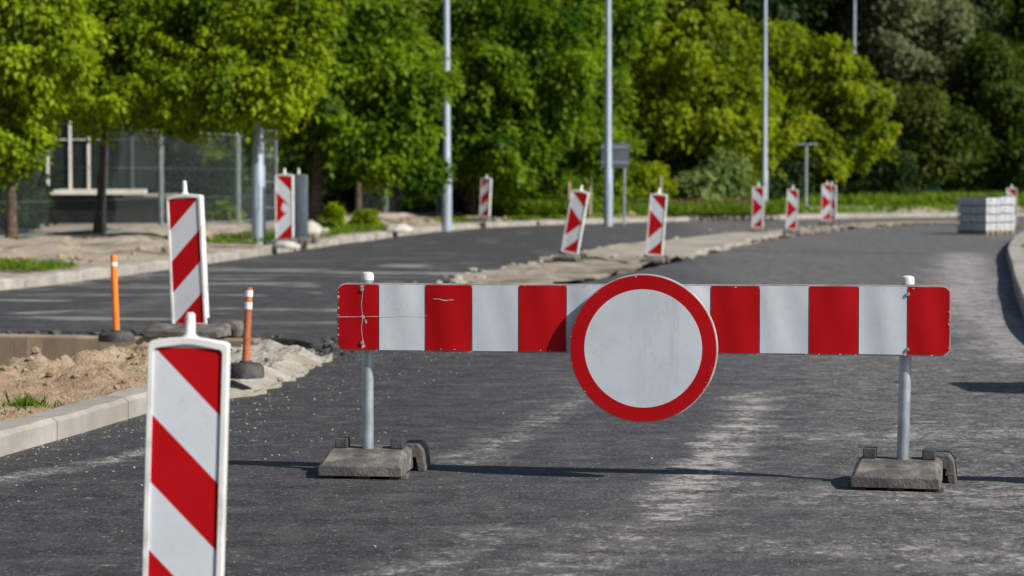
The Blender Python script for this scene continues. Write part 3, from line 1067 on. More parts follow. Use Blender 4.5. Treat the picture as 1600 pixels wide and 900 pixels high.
# ---------------------------------------------------------------- delineator boards
def make_delineator(name, loc, yaw, pattern, k=1.0, tilt=(0, 0), label='', group='red and white delineator boards', worn=False, back=False, base=True, post_gap=.12, handle=.085, bw=.36):
    """plastic board with raised white frame, striped face, carrying peg on top and rubber foot"""
    root = empty(name, loc, yaw)
    tag(root, label, 'delineator', group)
    root.rotation_euler = (tilt[0], tilt[1], yaw)
    W, Hh, D = .280 * k, 1.0 * k, .080 * k
    iw, ih = .240 * k, .950 * k
    z0 = post_gap * k
    mb = MB()
    ch = .010 * k
    zt = z0 + Hh
    out = [(-W / 2 + ch, z0), (W / 2 - ch, z0), (W / 2, z0 + ch), (W / 2, zt - ch * 1.3), (W / 2 - ch, zt - .004 * k), (.02 * k, zt + .012 * k), (-.02 * k, zt + .012 * k), (-W / 2 + ch, zt - .004 * k), (-W / 2, zt - ch * 1.3), (-W / 2, z0 + ch)]
    zi = z0 + (Hh - ih) / 2
    n = len(out)
    yf, yr = -D / 2, D / 2
    cx, cz = 0, z0 + Hh / 2
    def ring(y, s):
        return [(cx + (x - cx) * s[0], y, cz + (z - cz) * s[1]) for x, z in out]
    fx, fz = iw / W, ih / Hh
    levels = [ring(yr, (.95, .985)), ring(yr - .008 * k, (1, 1)), ring(yf + .008 * k, (1, 1)), ring(yf, (.98, .995)), ring(yf, (fx + .010, fz + .004)), ring(yf + .010 * k, (fx, fz))]
    vs = [p for lv in levels for p in lv]
    fs = []
    for i in range(len(levels) - 1):
        for j in range(n):
            a, b = i * n + j, i * n + (j + 1) % n
            fs.append((a, b, b + n, a + n))
    fs += [tuple(range(n)), tuple((len(levels) - 1) * n + j for j in reversed(range(n)))]
    mb.add(vs, fs)
    body = mb.build('panel', 'signback' if back else 'frame', root, smooth=True)
    # stripes
    hp = ih / 4
    x0, x1 = -iw / 2, iw / 2
    Y = yf + .0085 * k
    def lines(pat):
        # polygons in (u 0..1, v in half periods from the top), colour 0 red 1 white
        if pat == '/':
            return [([(0, 0), (1, 0), (0, 1)], 0), ([(1, 0), (1, 1), (0, 2), (0, 1)], 1), ([(1, 1), (1, 2), (0, 3), (0, 2)], 0), ([(1, 2), (1, 3), (0, 4), (0, 3)], 1), ([(1, 3), (1, 4), (0, 4)], 0)]
        if pat == '\\':
            return [([(0, 0), (1, 0), (1, 1)], 0), ([(0, 0), (1, 1), (1, 2), (0, 1)], 1), ([(0, 1), (1, 2), (1, 3), (0, 2)], 0), ([(0, 2), (1, 3), (1, 4), (0, 3)], 1), ([(0, 3), (1, 4), (0, 4)], 0)]
        return [([(0, 0), (1, 0), (1, 1)], 0), ([(0, 0), (1, 1), (1, 2), (0, 1)], 1), ([(0, 1), (1, 2), (0, 3)], 0), ([(1, 2), (1, 3), (0, 4), (0, 3)], 1), ([(1, 3), (1, 4), (0, 4)], 0)]
    mb = MB()
    for poly, c in lines(pattern):
        mb.add([(x0 + (x1 - x0) * u, Y, zi + ih - v * hp) for u, v in poly], [tuple(reversed(range(len(poly))))], c)
    if worn:   # bleached patch on the arrow
        mb.add([(x0 + iw * u, Y - .001, zi + ih - v * hp) for u, v in ((.45, 1.65), (.8, 1.85), (1, 2.0), (.85, 2.2), (.5, 2.35), (.3, 2.05))], [tuple(reversed(range(6)))], 1)
    f = mb.build('striped_face', ['red', 'white'], body, recalc=False)
    bm = bmesh.new(); bm.from_mesh(f.data)
    for q in bm.faces:
        q.normal_update()
        if q.normal.y > 0: q.normal_flip()
    bm.to_mesh(f.data); bm.free()
    mb = MB()
    mb.tube([(0, 0, zt), (0, 0, zt + .012 * k), (0, 0, zt + .024 * k), (0, 0, zt + .012 * k + handle * k - .006), (0, 0, zt + .012 * k + handle * k)], [.034 * k, .030 * k, .019 * k, .017 * k, .011 * k], 12)
    mb.build('peg', 'frame', root, smooth=True)
    mb = MB()
    mb.box((0, 0, z0 - .055 * k), (.06 * k, .045 * k, .14 * k))
    mb.build('spigot', 'frame', root)
    if base:
        b = base_parts(root, bw, k=k * 1.05)
        b.rotation_euler = (-tilt[0], -tilt[1], R(random.uniform(-8, 8)) - (yaw if abs(yaw) > 1 else 0))
    return root

DEL = 'red and white delineator boards'
# foreground board
pf = AT(283, 1000, 6.05); pf.z = 0
make_delineator('delineator', pf, R(-1), '\\', .715, (0, R(1.9)), 'blurred near delineator with diagonal stripes running down to the right, cut off below', DEL, post_gap=.115)
pl = G(299, 527); pl.z = .0
make_delineator('delineator', pl, R(-14), '/', 1.0, (R(-2), R(-3.2)), 'tall delineator with stripes rising to the right, between two orange posts', DEL, handle=.10, post_gap=.08, bw=.56)
def DP(px, py, z=.0):
    return G(px, py, z)
make_delineator('delineator', DP(888, 407, .04), R(-16), '>', .90, (0, R(10.5)), 'strongly leaning arrow delineator at the near left corner of the median slab', DEL)
make_delineator('delineator', DP(1021, 411, .02), R(-12), '>', .87, (0, R(4.5)), 'arrow delineator at the near right corner of the median slab', DEL)
make_delineator('delineator', DP(1183, 364, .05), R(-14), '>', .88, (0, R(1.5)), 'arrow delineator standing in front of a tall lamp post on the median', DEL)
make_delineator('delineator', DP(1236, 366, .05), R(-10), '>', .84, (0, R(2)), 'arrow delineator on the median right beside the short T-topped post', DEL)
make_delineator('delineator', DP(1290, 351, .03), R(-6), '>', .93, (0, R(1.5)), 'front delineator of the close pair at the far sandy tip of the median', DEL)
q = DP(1299, 350, .03)
make_delineator('delineator', q, R(-20), '\\', .91, (0, R(0)), 'rear delineator half hidden by its twin at the far median tip', DEL)
q = AT(445, 383, 40.3); q.z = .10
make_delineator('delineator', q, R(-8), '>', 1.1, (0, 0), 'scuffed arrow delineator with faded middle beside the thick lamp post', DEL, worn=True, post_gap=.07)
q = AT(467, 380, 41.2); q.z = .10
make_delineator('delineator', q, R(172), '\\', 1.1, (0, 0), 'delineator turned away with plain grey back, behind the scuffed arrow one', DEL, back=True, post_gap=.07)
q = AT(757, 344, 59.5); q.z = .16
make_delineator('delineator', q, R(-22), '/', .95, (0, R(3)), 'shaded delineator with rising stripes under the trees by a mesh panel', DEL)
q = AT(1580, 360, 58); q.z = .0
make_delineator('delineator', q, R(-8), '\\', .88, (0, 0), 'delineator whose top shows over the stacked pavers', DEL)

# ---------------------------------------------------------------- flexible orange posts
def flex_post(loc, h, r, br, bh, mat, bands, lean, label):
    e = empty('flexible_post', loc)
    tag(e, label, 'bollard', 'orange flexible posts')
    mb = MB()
    mb.lathe([(br * .98, 0), (br, bh * .25), (br * .97, bh * .7), (br * .8, bh * .95), (br * .35, bh * 1.02), (br * .33, bh * 1.12)], 28)
    mb.build('base', 'rubber_dark', e, smooth=True)
    mb = MB()
    top = Vector((lean, 0, bh + h))
    bot = Vector((0, 0, bh * .9))
    mb.tube([bot, bot.lerp(top, .5), bot.lerp(top, .97), top], [r, r * .97, r * .95, r * .8], 18)
    p = mb.build('post', mat, e, smooth=True)
    for a, b in bands:
        k = MB()
        k.tube([bot.lerp(top, a), bot.lerp(top, b)], r * 1.03, 18)
        k.build('reflective_band', 'bandw', p, smooth=True)
q = G(182, 533, .0)
flex_post(q, .565, .0255, .134, .075, 'orange', [(.855, .905)], -.018, 'bright orange flexible post at the edge of the sand pit')
q = G(384, 590, .09)
flex_post(q, .42, .0215, .105, .085, 'rust', [(.72, .81), (.88, .965)], .022, 'faded orange post with two white bands on broken concrete')

# ---------------------------------------------------------------- paver stacks
def paver_stack(loc, w, h, yaw, label):
    e = empty('paver_stack', loc, yaw)
    tag(e, label, 'paver stack', 'stacks of pale pavers on the road')
    mb = MB()
    for x in (-w * .38, 0, w * .38):
        mb.box((x, 0, .03), (.06, w * .98, .06))
    for i in range(5):
        mb.box((0, w * (-.42 + .21 * i), .073), (w, .08, .022))
    mb.build('pallet', 'wood', e)
    n = 4
    lh = (h - .09) / n
    for i in range(n):
        mb = MB()
        for a in range(4):
            for b in range(4):
                for c in range(2):
                    mb.box((w * (-.375 + .25 * a), w * (-.375 + .25 * b), .088 + lh * i + lh * (.23 + .44 * c)), (w * .243, w * .243, lh * .40))
        mb.build('paver_layer', 'paver', e, bevel=.004)
    for s in (-.25, .25):
        mb = MB()
        mb.box((w * s, 0, .09 + (h - .09) / 2), (.016, w + .006, h - .082))
        mb.build('strap', 'darkgalv', e)
bp = G(1543, 366)
yawp = R(35)
ax, ay = Vector((math.cos(yawp), math.sin(yawp), 0)), Vector((-math.sin(yawp), math.cos(yawp), 0))
wv = .43
names = {(0, 0): 'front left stack of pale concrete pavers, its corner nearest the camera', (1, 0): 'right-hand front stack of pale concrete pavers in the sun',
         (0, 1): 'shaded left-hand stack of pale pavers behind the front corner', (1, 1): 'rear stack of pale pavers hidden behind the three others'}
hs = {(0, 0): .82, (1, 0): .84, (0, 1): .81, (1, 1): .83}
corner = G(1541, 367)
for (i, j), lb in names.items():
    p = corner + ax * (wv * (.5 + i * 1.04)) + ay * (wv * (.5 + j * 1.04))
    paver_stack(p, wv, hs[(i, j)], yawp, lb)
# stack added on the right verge, outside the frame, to cast a shadow across the lane
paver_stack(Vector((4.08, 13.22, .15)), .62, .98, R(1), 'unseen stack of pale pavers added on the right verge for its shadow')

# ---------------------------------------------------------------- lamp posts
def lamp_post(loc, h, r, label, arm=-1):
    e = empty('lamp_post', loc)
    tag(e, label, 'lamp post', 'tall grey lamp posts along the verge')
    mb = MB()
    mb.tube([(0, 0, -.2), (0, 0, 1.25), (0, 0, 1.32), (0, 0, h)], [r * 1.22, r * 1.2, r, r * .52], 20)
    p = mb.build('shaft', 'lamp', e, smooth=True)
    mb = MB()
    mb.box((0, -r * 1.2, .75), (r * .9, .012, .4))
    mb.build('access_door', 'lamp', p, bevel=.003)
    mb = MB()
    mb.tube([(0, 0, h - .05), (arm * -.1, -.05, h + .25), (arm * -.9, -.3, h + .45)], [.035, .03, .03], 10)
    a = mb.build('arm', 'lamp', e, smooth=True)
    mb = MB()
    mb.box((arm * -1.15, -.38, h + .46), (.62, .24, .09), top=.7)
    mb.build('lamp_head', 'darkgalv', a, bevel=.01)
def lp(px, dist, h, r, label, z=.15):
    lamp_post((XD(px, dist), dist, z), h, r, label)
lp(404, 40.5, 9, .095, 'thickest lamp post, its top lost in lime green leaves at the left')
lp(698, 56, 9, .098, 'lamp post with full height clear before the dark green maples')
lp(950, 61.5, 9, .094, 'lamp post in front of the grey sign back')
lp(1194, 77, 9, .092, 'lamp post rising behind the median delineators')
lp(1333, 97, 10.5, .08, 'farthest thin lamp post behind the lime tree at the right')

# a lamp post on the right verge, outside the frame: its shadow crosses both lanes
lamp_post((10.6, 36.4, .15), 9, .095, 'tall lamp post on the right verge')

# short post with a flat T-shaped top
e = empty('short_post', (XD(1259, 82), 82, .1))
tag(e, 'short grey post with flat T-shaped top below the lime tree', 'post')
mb = MB(); mb.tube([(0, 0, -.1), (0, 0, 2.27)], [.05, .042], 12); mb.build('shaft', 'galv', e, smooth=True)
for s in (-1, 1):
    mb = MB(); mb.box((s * .2, 0, 2.29), (.36, .14, .04), top=.8); mb.build('lamp_head', 'galv', e, bevel=.01)

# grey sign seen from behind
e = empty('road_sign', (XD(961, 63.2), 63.2, .18))
tag(e, 'rectangular grey back of a road sign on two posts behind the lamp post', 'sign')
mb = MB(); mb.box((0, -.03, 1.64), (.72, .02, .64)); mb.build('panel', 'signback', e, bevel=.01)
for x in (-.09, .24):
    mb = MB(); mb.tube([(x, 0, -.2), (x, 0, 1.96)], .032, 10); mb.build('post', 'galv', e, smooth=True)
for z in (1.45, 1.85):
    mb = MB(); mb.box((0, -.052, z), (.72, .025, .04)); mb.build('rail', 'galv', e)

# dark block lying by the lamp post in the bend, stakes, white stones
e = MB(); e.box((0, 0, .16), (.58, .5, .32), top=.95); e.box((-.5, .1, .08), (.34, .4, .16), top=.7)
o = e.build('concrete_block', 'bin', bevel=.02); o.location = (XD(1168, 74), 74, .18)
tag(o, 'dark grey block lying at the verge edge in the bend', 'block')
def stake(px, dist, h, lean, label):
    mb = MB(); mb.tube([(0, 0, -.1), (lean * .5, 0, h * .5), (lean, 0, h)], [.055, .05, .045], 8)
    o = mb.build('wooden_stake', 'wood', smooth=True); o.location = (XD(px, dist), dist, .2)
    tag(o, label, 'stake', 'pale wooden stakes on the verge')
stake(889, 66, .95, .0, 'short pale wooden stake above the bright grass')
stake(921, 67, 1.25, .03, 'taller pale wooden stake left of the grey sign')
stake(1031, 71, 1.1, .02, 'pale stake rising behind the right corner delineator')
def rock(px, dist, s, label, z=.12, mat='stone'):
    bm = bmesh.new()
    bmesh.ops.create_icosphere(bm, subdivisions=3, radius=1)
    for v in bm.verts:
        f = 1 + .28 * fbm(v.co.x * 1.3 + px, v.co.y * 1.3, v.co.z * 1.3)
        v.co = Vector((v.co.x * s[0] * f, v.co.y * s[1] * f, max(v.co.z, -.3) * s[2] * f))
    me = bpy.data.meshes.new('concrete_lump'); bm.to_mesh(me); bm.free()
    me.materials.append(M[mat])
    for p in me.polygons: p.use_smooth = True
    o = bpy.data.objects.new('concrete_lump', me); COL.objects.link(o)
    o.location = (XD(px, dist), dist, z + s[2] * .25)
    tag(o, label, 'concrete lump')
rock(622, 50.5, (.34, .3, .13), 'white lump of concrete at the kerb end, left of the second lamp post', .10)
rock(482, 45.5, (.26, .3, .24), 'pale lump of broken concrete beside the grey-backed delineator', .12)
rock(505, 46, (.16, .2, .12), 'small pale concrete lump near the leaning tree trunk', .12)
rock(447, 38.8, (.22, .18, .09), 'flat grey lump at the foot of the scuffed arrow delineator', .10)

# ---------------------------------------------------------------- fences
def mesh_fence(name, pts, h, label, mat='galv', step=.085, wire=.0017, z=.22, rails=(.04, .32, .62, .95, 1.0), frame=.018, postr=.03, postmat=None, panelmat='meshwire'):
    P = [Vector((x, y, z)) for x, y in pts]
    e = empty(name, P[0])
    tag(e, label, 'fence')
    for i, p in enumerate(P):
        mb = MB(); q = p - P[0]
        mb.tube([q + Vector((0, 0, -.3)), q + Vector((0, 0, h + .06))], postr, 8)
        mb.build('fence_post', postmat[i % len(postmat)] if postmat else mat, e)
    for a, b in zip(P, P[1:]):
        mb = MB()
        A, B = a - P[0], b - P[0]
        d = (B - A)
        nrm = Vector((d.y, -d.x, 0)).normalized() * .035
        A, B = A + d.normalized() * .06 + nrm, B - d.normalized() * .06 + nrm
        d = B - A
        n = int(d.length / step)
        for i in range(n + 1):
            q = A + d * i / n
            r = frame if i in (0, n) else wire
            mb.tube([q + Vector((0, 0, .03)), q + Vector((0, 0, h))], r, 4, caps=False)
        for f in rails:
            r = frame if f in (rails[0], rails[-1]) else wire * 1.8
            mb.tube([A + Vector((0, 0, max(.03, f * h))), B + Vector((0, 0, max(.03, f * h)))], r, 4, caps=False)
        mb.build('mesh_panel', panelmat or mat, e)
    return e
mesh_fence('mesh_fence', [(-8.9, 34), (-8.0, 38.5), (-7.28, 43), (-6.84, 47), (-5.9, 52), (-5.45, 55.5)], 1.92, 'grey metal mesh fence before the windowed pavilion at the left', postmat=['galv', 'galv', 'galv', 'darkgalv', 'galv', 'galv'])
mesh_fence('mesh_fence', [(-3.92, 61), (-3.3, 62.8), (-2.0, 64.5), (-.75, 66), (-.12, 66.6)], 1.85, 'grey mesh fence panels in shade under the maples', rails=(.04, .5, 1.0))
mesh_fence('mesh_fence', [(3.2, 77), (5.6, 80.5), (8.2, 84)], 1.75, 'faint mesh fence along the bend among the pale-leaved bushes', step=.16, rails=(.5, 1.0), frame=.008, postr=.022)
mesh_fence('mesh_fence', [(14.5, 104), (18, 104.5), (21.5, 105), (25, 105.5), (29, 106)], 1.25, 'dark mesh fence at the edge of the wood', 'darkgalv', step=.10, wire=.006, z=.3)
mb = MB(); mb.box((0, 0, .5), (.62, .03, 1.0)); o = mb.build('hanging_sheet', 'teal'); o.location = (XD(1457, 103.6), 103.6, .25)
tag(o, 'small teal sheet standing against the dark far fence', 'sheet')
mb = MB(); mb.box((0, 0, .95), (.42, .06, 1.9))
e = empty('mesh_gate', (XD(422, 43.5), 43.5, .18)); tag(e, 'narrow ladder-like mesh gate panel behind the thick lamp post', 'gate')
mb = MB()
for x in (-.12, .12): mb.tube([(x, 0, 0), (x, 0, 1.9)], .016, 6)
mb.build('frame', 'galv', e)
mb = MB()
for i in range(5): mb.tube([(-.12, 0, .05 + .46 * i), (.12, 0, .05 + .46 * i)], .012, 6)
for i in range(1, 6): mb.tube([(-.12 + .04 * i, 0, 0), (-.12 + .04 * i, 0, 1.9)], .003, 4)
mb.build('mesh_panel', 'galv', e)

# ---------------------------------------------------------------- pavilion behind the fence
e = empty('pavilion', (0, 0, 0))
tag(e, 'low pavilion with white-framed windows over a shade-darkened plinth behind the fence', 'building')
BD = 52.0
mb = MB()
mb.box((-10.6, BD + 3, .42), (6.6, 6, .90)); mb.build('plinth', 'shadewall', e)
mb = MB(); mb.box((-10.1, BD - .08, .93), (4.5, .30, .115)); mb.build('sill', 'whitewall', e)
mb = MB(); mb.box((-7.75, BD - .06, .86), (1.15, .22, .07)); mb.build('sill', 'concrete', e)
mb = MB(); mb.box((-10.6, BD + 3.2, 2.95), (6.6, 5.9, .5)); mb.build('wall', 'shadewall', e)
mb = MB(); mb.box((-10.6, BD + 3, 3.28), (7.2, 6.8, .14)); mb.build('roof', 'roofm', e)
mb = MB(); mb.box((-10.6, BD + 5.6, 1.8), (6.5, .2, 1.9)); mb.build('back_wall', 'shadewall', e)
wx = [XD(p, BD) for p in (-120, -75, -30, 20, 46, 74, 109, 138, 166, 206, 243)]
for i in range(len(wx) - 1):
    a, b = wx[i], wx[i + 1]
    mb = MB()
    t = .085 if i in (0, 2, 4) else .05
    m = 'whitewall' if b < XD(180, BD) else 'darkgalv'
    mb.box((a + t / 2, BD, 1.84), (t, .10, 1.70))
    mb.box(((a + b) / 2 + t / 2, BD, 2.665), (b - a - t, .08, .05))
    mb.box(((a + b) / 2 + t / 2, BD, 2.05), (b - a - t, .05, .025))
    w = mb.build('window', m, e)
    mb = MB(); mb.box(((a + b) / 2 + t / 2, BD + .03, 1.82), (b - a - t, .012, 1.64)); mb.build('pane', 'glassd', w)
e = MB(); e.box((-6.75, BD + 4.2, .42), (2.6, .2, .85)); o = e.build('garden_wall', 'whitewall', bevel=.01)
tag(o, 'low whitewashed garden wall behind the mesh fence', 'wall')

# ================================================================== VEGETATION
def E(px, py, d, rx, ry, rz):
    p = AT(px, py, d)
    return (p.x, p.y, p.z), (rx, ry, rz)
def tr(name, px, dist, seed, mat, ells, n, per, leaf, h, r, label, z=.2, lay=True, **kw):
    base = Vector((XD(px, dist), dist, z))
    C, Rd = [], []
    for (ex, ey, ed, rx, ry, rz) in ells:
        if lay:                                         # domed crown: the higher boughs sit further back
            ed += max(0, 150 - ey) / 100 * dist / 41 * .36
            ry *= .8
        p = AT(ex, ey, ed) - base
        C.append((p.x, p.y, p.z)); Rd.append((rx, ry, rz))
    return tree(name, base, seed, mat, C, Rd, n, per, leaf, h, r, label, **kw)

ROW = 'street trees along the left verge'
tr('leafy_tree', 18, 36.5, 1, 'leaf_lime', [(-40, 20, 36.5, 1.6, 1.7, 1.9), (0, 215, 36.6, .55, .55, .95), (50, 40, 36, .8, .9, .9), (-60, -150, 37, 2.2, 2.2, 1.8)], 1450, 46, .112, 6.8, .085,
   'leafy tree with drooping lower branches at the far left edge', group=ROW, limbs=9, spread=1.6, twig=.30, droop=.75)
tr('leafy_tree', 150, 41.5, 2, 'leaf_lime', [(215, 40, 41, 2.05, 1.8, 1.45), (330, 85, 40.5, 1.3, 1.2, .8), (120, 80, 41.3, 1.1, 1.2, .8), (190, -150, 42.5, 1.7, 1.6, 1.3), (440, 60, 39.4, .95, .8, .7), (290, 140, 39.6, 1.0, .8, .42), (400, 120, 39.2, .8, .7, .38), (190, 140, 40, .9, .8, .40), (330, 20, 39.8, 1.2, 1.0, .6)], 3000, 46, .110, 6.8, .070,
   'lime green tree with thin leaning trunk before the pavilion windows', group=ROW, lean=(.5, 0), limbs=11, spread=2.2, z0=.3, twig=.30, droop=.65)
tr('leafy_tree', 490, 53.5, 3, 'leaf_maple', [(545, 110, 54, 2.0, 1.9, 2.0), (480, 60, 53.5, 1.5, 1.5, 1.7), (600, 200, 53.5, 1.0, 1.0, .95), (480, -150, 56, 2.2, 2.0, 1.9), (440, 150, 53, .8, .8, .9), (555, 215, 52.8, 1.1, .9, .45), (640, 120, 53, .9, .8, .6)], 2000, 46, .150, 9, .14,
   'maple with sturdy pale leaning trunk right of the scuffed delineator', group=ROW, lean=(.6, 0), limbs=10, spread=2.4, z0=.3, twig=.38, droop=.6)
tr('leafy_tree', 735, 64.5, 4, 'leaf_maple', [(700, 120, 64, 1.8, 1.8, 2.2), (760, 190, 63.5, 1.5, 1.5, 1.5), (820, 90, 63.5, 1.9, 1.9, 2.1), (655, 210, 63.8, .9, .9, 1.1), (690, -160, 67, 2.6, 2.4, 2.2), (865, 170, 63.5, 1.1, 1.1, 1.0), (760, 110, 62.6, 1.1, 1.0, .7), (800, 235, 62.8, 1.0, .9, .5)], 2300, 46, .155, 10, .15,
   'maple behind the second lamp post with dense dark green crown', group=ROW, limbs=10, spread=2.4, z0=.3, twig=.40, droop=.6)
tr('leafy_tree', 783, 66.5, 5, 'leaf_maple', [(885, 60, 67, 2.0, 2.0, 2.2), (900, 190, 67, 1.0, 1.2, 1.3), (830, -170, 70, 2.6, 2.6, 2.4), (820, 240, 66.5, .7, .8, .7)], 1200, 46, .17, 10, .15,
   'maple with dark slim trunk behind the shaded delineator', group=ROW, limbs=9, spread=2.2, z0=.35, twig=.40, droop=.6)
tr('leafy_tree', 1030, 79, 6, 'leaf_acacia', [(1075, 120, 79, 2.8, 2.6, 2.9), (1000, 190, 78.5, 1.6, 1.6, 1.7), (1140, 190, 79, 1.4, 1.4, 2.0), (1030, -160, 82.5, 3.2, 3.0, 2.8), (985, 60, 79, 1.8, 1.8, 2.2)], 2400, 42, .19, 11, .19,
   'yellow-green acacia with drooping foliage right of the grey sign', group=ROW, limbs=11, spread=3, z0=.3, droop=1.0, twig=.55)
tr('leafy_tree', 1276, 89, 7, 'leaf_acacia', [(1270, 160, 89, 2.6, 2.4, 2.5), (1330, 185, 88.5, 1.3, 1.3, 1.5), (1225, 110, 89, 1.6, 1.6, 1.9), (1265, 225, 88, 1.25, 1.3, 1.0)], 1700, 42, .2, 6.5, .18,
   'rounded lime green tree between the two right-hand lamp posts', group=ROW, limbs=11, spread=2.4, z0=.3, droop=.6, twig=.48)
# tall trees at the bend
BK = 'tall trees at the edge of the wood'
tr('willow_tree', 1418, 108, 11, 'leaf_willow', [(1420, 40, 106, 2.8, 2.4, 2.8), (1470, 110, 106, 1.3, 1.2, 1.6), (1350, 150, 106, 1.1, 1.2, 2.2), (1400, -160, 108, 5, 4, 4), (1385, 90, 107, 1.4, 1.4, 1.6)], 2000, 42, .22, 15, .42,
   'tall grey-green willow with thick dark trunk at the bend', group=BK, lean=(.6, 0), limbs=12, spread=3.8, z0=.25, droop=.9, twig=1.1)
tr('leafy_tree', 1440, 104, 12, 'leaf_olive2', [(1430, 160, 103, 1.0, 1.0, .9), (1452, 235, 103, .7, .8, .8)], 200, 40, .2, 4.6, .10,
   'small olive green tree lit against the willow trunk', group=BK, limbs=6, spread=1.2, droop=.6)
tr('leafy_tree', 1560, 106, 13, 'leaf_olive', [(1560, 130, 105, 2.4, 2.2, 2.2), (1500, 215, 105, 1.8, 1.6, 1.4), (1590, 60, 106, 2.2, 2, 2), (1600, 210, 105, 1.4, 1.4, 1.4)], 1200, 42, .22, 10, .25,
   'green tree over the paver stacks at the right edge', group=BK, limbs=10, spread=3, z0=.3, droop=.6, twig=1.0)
for px, d, sd_, lb in ((560, 61, 41, 'slim dark trunk in deep shade left of the mesh fence panels'), (612, 64, 42, 'slim trunk in deep shade behind the mesh fence panels'),
                       (662, 67, 43, 'slim trunk in deep shade close left of the second lamp post'), (835, 71, 44, 'slim tree right of the shaded delineator behind the bright grass')):
    tr('thin_tree', px, d, sd_, 'leaf_maple', [(px + 10, 60, d + 1, 1.4, 1.4, 1.8)], 350, 40, .16, 7, .085, lb, group='slim trees behind the maples', limbs=6, spread=1.3, twig=.5)
k = 0
LB = ['dark tree of the wood behind the willow, its crown filling the top edge', 'dark tree of the wood above the paver stacks', 'dark tree of the wood at the right edge behind the green tree',
      'dark tree of the wood over the lime tree', 'dark tree of the wood showing between the acacia and the lime tree', 'dark tree of the wood behind the acacia crown',
      'dark tree of the wood right behind the second maple', 'dark tree of the wood behind the leaning maple trunk', 'dark tree of the wood behind the pavilion', 'dark tree of the wood at the far left behind the fence']
proto = tree('woodland_tree', (0, 0, 0), 21, 'leaf_shaded', [(0, 0, 8.5), (1.6, 0, 5.5), (-1.8, .6, 6), (0, .4, 3.2)], [(4.6, 4, 5), (3.2, 3, 3.2), (3.2, 3, 3.4), (4.2, 3.4, 2.6)], 2600, 40, .27, 13, .34, LB[0], 'tree', 'dark trees of the wood', limbs=10, spread=4, z0=.2, twig=1.2, droop=.6)
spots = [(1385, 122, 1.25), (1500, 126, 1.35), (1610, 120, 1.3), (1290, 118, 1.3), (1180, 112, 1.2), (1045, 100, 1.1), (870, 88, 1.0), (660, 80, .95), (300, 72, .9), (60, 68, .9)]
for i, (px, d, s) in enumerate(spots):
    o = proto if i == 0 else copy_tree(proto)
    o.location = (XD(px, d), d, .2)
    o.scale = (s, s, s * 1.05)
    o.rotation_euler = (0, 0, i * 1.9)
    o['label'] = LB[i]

# undergrowth and mass of the wood, with their deep shade put into the leaf colour
rng = np.random.default_rng(33)
def wall_mass(name, pts, h, n, per, leaf, mat, thick=1.5, **kw):
    C, Rd = [], []
    for i in range(len(pts) - 1):
        A, B = Vector(pts[i]), Vector(pts[i + 1])
        m = max(1, int((B - A).length / (thick * 1.1)))
        for k in range(m):
            p = A.lerp(B, (k + .5) / m)
            hh = h * rng.uniform(.75, 1.15)
            C.append((p.x + rng.normal() * .3, p.y + rng.normal() * .3, hh * .42))
            Rd.append((thick, thick, hh * .62))
    o = leaf_mesh(name, *sprays(rng, C, Rd, n, per, leaf, **kw), mat)
    return tag(o, kind='stuff')
wall_mass('undergrowth', [(-13, 60), (-6.2, 62), (-3.5, 68), (0, 73), (4, 80), (9, 87), (14, 93)], 3.0, 1500, 40, .22, 'leaf_shaded', 1.6)
wall_mass('woodland', [(-34, 84), (-14, 92), (2, 106), (14, 124), (30, 138), (52, 140)], 17, 4200, 40, .42, 'leaf_shaded', 4.5, twig=1.6)
wall_mass('wood_edge', [(15, 111), (22, 113), (30, 112), (40, 108)], 4.0, 1000, 40, .26, 'leaf_shaded', 2.0)

def bush(px, d, rx, rz, mat, n, per, leaf, label, group, z=.2, name='shrub', **kw):
    rng = np.random.default_rng(int(px) + 5)
    e = empty(name, (XD(px, d), d, z))
    tag(e, label, 'shrub', group)
    mb = MB()
    for k in range(5):
        a = k * 1.3
        mb.tube([(0, 0, -.1), (math.cos(a) * rx * .3, math.sin(a) * rx * .3, rz * .7), (math.cos(a) * rx * .6, math.sin(a) * rx * .6, rz * 1.3)], [.03, .02, .008], 5)
    mb.build('stem', 'bark', e)
    leaf_mesh('foliage', *sprays(rng, [(0, 0, rz * .95)], [(rx, rx, rz)], n, per, leaf, twig=rx * .4, **kw), mat, e)
SG = 'shrubs along the verge'
bush(1136, 77.2, .8, 1.0, 'leaf_shrub', 260, 40, .17, 'pale-leaved bush left of the fourth lamp post', SG)
bush(1096, 75.8, .7, .7, 'leaf_shrub', 170, 40, .16, 'lower pale-leaved bush under the acacia', SG)
bush(1075, 80, .8, .75, 'leaf_maple', 120, 40, .16, 'dark green bush at the foot of the acacia', SG)
bush(520, 48.5, .22, .34, 'leaf_lime', 50, 30, .08, 'small weedy bush between the leaning trunk and the kerb', SG, twig=.2) if False else None
for px, d, rx, rz, m, lb in ((520, 48.5, .17, .26, 'leaf_lime', 'spindly weed clump right of the leaning maple trunk'),
                             (572, 52, .24, .17, 'leaf_acacia', 'yellowish weed clump at the kerb before the mesh fence'),
                             (8, 46, .8, .75, 'leaf_shaded', 'bush with shade-darkened leaves behind the mesh fence at the far left edge'),
                             (345, 53.5, .45, .3, 'leaf_maple', 'low weeds at the fence foot left of the thick lamp post'),
                             (318, 58, 1.35, .95, 'leaf_maple', 'sunlit green bush behind the mesh fence left of the thick lamp post'),
                             (840, 70, 1.3, .85, 'leaf_maple', 'green hedge bush behind the bright grass left of the stakes'),
                             (925, 72, 1.2, 1.4, 'leaf_maple', 'tall bush behind the stakes and the lamp post'),
                             (1000, 73, .8, .8, 'leaf_acacia', 'low bush right of the grey sign')):
    bush(px, d, rx, rz, m, int(10 + 150 * rx), 34, .085 if rx < .5 else .15, lb, SG)

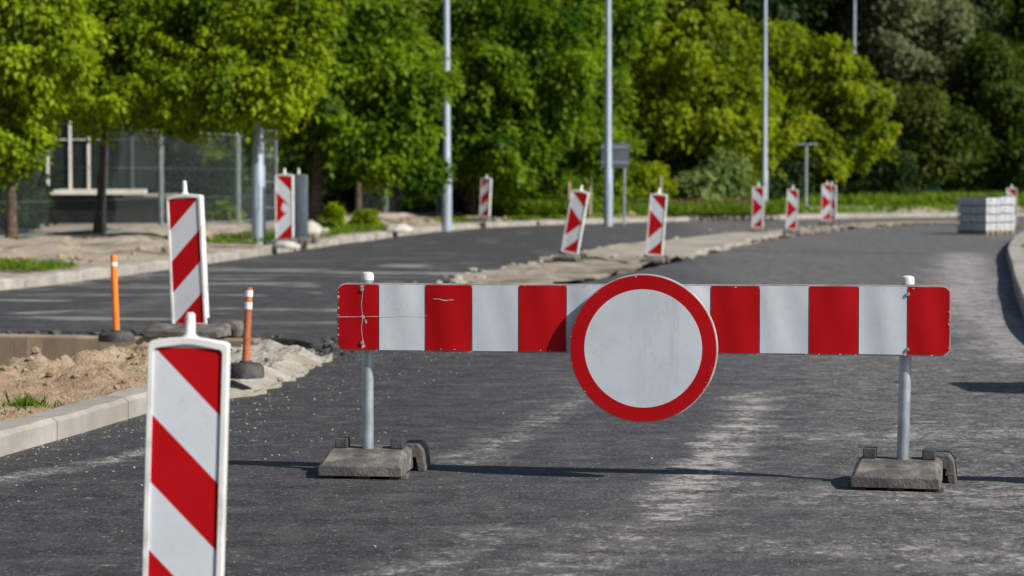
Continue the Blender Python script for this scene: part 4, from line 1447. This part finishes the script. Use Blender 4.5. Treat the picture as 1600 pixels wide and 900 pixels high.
# grass
def scatter(n, f):
    out = []
    while len(out) < n:
        p = f()
        if p is not None:
            out.append(p)
    return out
Nrm = line_normals(WL)
def on_verge(y0, y1, o0, o1, clump=None):
    def f():
        i = random.choice([k for k in range(len(WL)) if y0 <= WL[k][1] <= y1])
        j = min(i + 1, len(WL) - 1)
        p = Vector(WL[i]).lerp(Vector(WL[j]), random.random()) + Nrm[i] * random.uniform(o0, o1)
        if clump and fbm(p.x * clump, p.y * clump, 4) < -.02:
            return None
        return (p.x, p.y, .13 + .03 * random.random())
    return f
rg = np.random.default_rng(4)
grass_patch('grass', scatter(9000, on_verge(18, 30, .2, 2.0, .5)), .09, .014, 'grass', rg)
grass_patch('grass', scatter(5000, on_verge(39, 52, .2, 1.7, .6)), .13, .020, 'grass', rg)
grass_patch('grass', scatter(3500, on_verge(58, 70, .3, 1.6, .8)), .12, .03, 'grass', rg)
grass_patch('grass', scatter(9000, on_verge(69, 90, .25, 12, .35)), .26, .06, 'grass', rg)
grass_patch('grass', scatter(16000, lambda: (lambda a, b: (XD(a, b), b, .2))(random.uniform(770, 900), random.uniform(65, 70))), .42, .05, 'grass', rg)
grass_patch('dry_grass', scatter(9000, lambda: (lambda a, b: (XD(a, b), b, .2))(random.uniform(900, 1180), random.uniform(71, 79))), .38, .05, 'drygrass', rg)
grass_patch('grass', scatter(9000, lambda: (lambda a, b: (XD(a, b), b, .2))(random.uniform(900, 1230), random.uniform(69, 79))), .34, .05, 'grass', rg)
grass_patch('grass', scatter(20000, lambda: (lambda a, b: (XD(a, b), b, .25))(random.uniform(1300, 1640) if random.random() < .85 else random.uniform(1200, 1300), random.uniform(84, 103))), .42, .07, 'grass', rg)
grass_patch('grass', scatter(6000, lambda: (XD(random.uniform(1590, 1900), 40) * 0 + random.uniform(4.4, 9), random.uniform(20, 52), .17)), .10, .02, 'grass', rg) if False else None
def tuft():
    a, r_ = random.uniform(0, 6.283), abs(random.gauss(0, .07))
    c = G(42, 647, .05)
    x, y = c.x + r_ * math.cos(a) * 1.1, c.y + r_ * math.sin(a) * 2
    return (x, y, sand_z(x, y) - .005)
grass_patch('grass_tuft', scatter(260, tuft), .075, .007, 'grass', rg)
def rv():
    i = random.randrange(len(WR) - 1)
    p = Vector(WR[i])
    n = line_normals(WR)[i]
    q = p - n * random.uniform(.5, 4)
    if not 10 < q.y < 60: return None
    return (q.x, q.y, .15)
grass_patch('roadside_grass', scatter(9000, rv), .10, .02, 'grass', rg)

# ================================================================== LIGHT, SKY, CAMERA
SUN_AZ, SUN_EL = R(-31), R(38)                 # direction towards the sun: from +x, a little towards the camera
sd = Vector((math.cos(SUN_AZ) * math.cos(SUN_EL), math.sin(SUN_AZ) * math.cos(SUN_EL), math.sin(SUN_EL)))
sun = bpy.data.lights.new('sun', 'SUN')
sun.energy, sun.angle, sun.color = 5.0, R(.53), (1.0, .955, .88)
so_ = bpy.data.objects.new('sun', sun)
COL.objects.link(so_)
so_.rotation_euler = sd.to_track_quat('Z', 'Y').to_euler()
so_.location = sd * 60
w = bpy.data.worlds.new('World')
sc.world = w
w.use_nodes = True
nt = w.node_tree
nt.nodes.clear()
sky = nt.nodes.new('ShaderNodeTexSky')
sky.sky_type = 'NISHITA'
sky.sun_disc = False
sky.sun_elevation = SUN_EL
sky.sun_rotation = math.atan2(sd.x, sd.y)      # measured from +y, clockwise
sky.air_density, sky.dust_density, sky.ozone_density = 1.0, .8, 1.2
bg = nt.nodes.new('ShaderNodeBackground')
bg.inputs['Strength'].default_value = .062
wo = nt.nodes.new('ShaderNodeOutputWorld')
nt.links.new(sky.outputs[0], bg.inputs[0])
nt.links.new(bg.outputs[0], wo.inputs[0])

cam = bpy.data.cameras.new('camera')
cam.lens, cam.sensor_width, cam.clip_end, cam.clip_start = 85, 36, 3000, .1
cam.dof.use_dof = True
cam.dof.focus_distance = 9.65
cam.dof.aperture_fstop = 4.3
cam.dof.aperture_blades = 0
co = bpy.data.objects.new('camera', cam)
COL.objects.link(co)
co.location = (0, 0, CAM_H)
co.rotation_euler = (math.pi / 2 - PITCH, 0, 0)
sc.camera = co
sc.view_settings.view_transform = 'Standard'
sc.view_settings.look = 'None'
sc.view_settings.exposure = 0.32
sc.view_settings.gamma = 1.0
sc.cycles.max_bounces = 8
sc.cycles.transparent_max_bounces = 8
sc.cycles.use_denoising = True
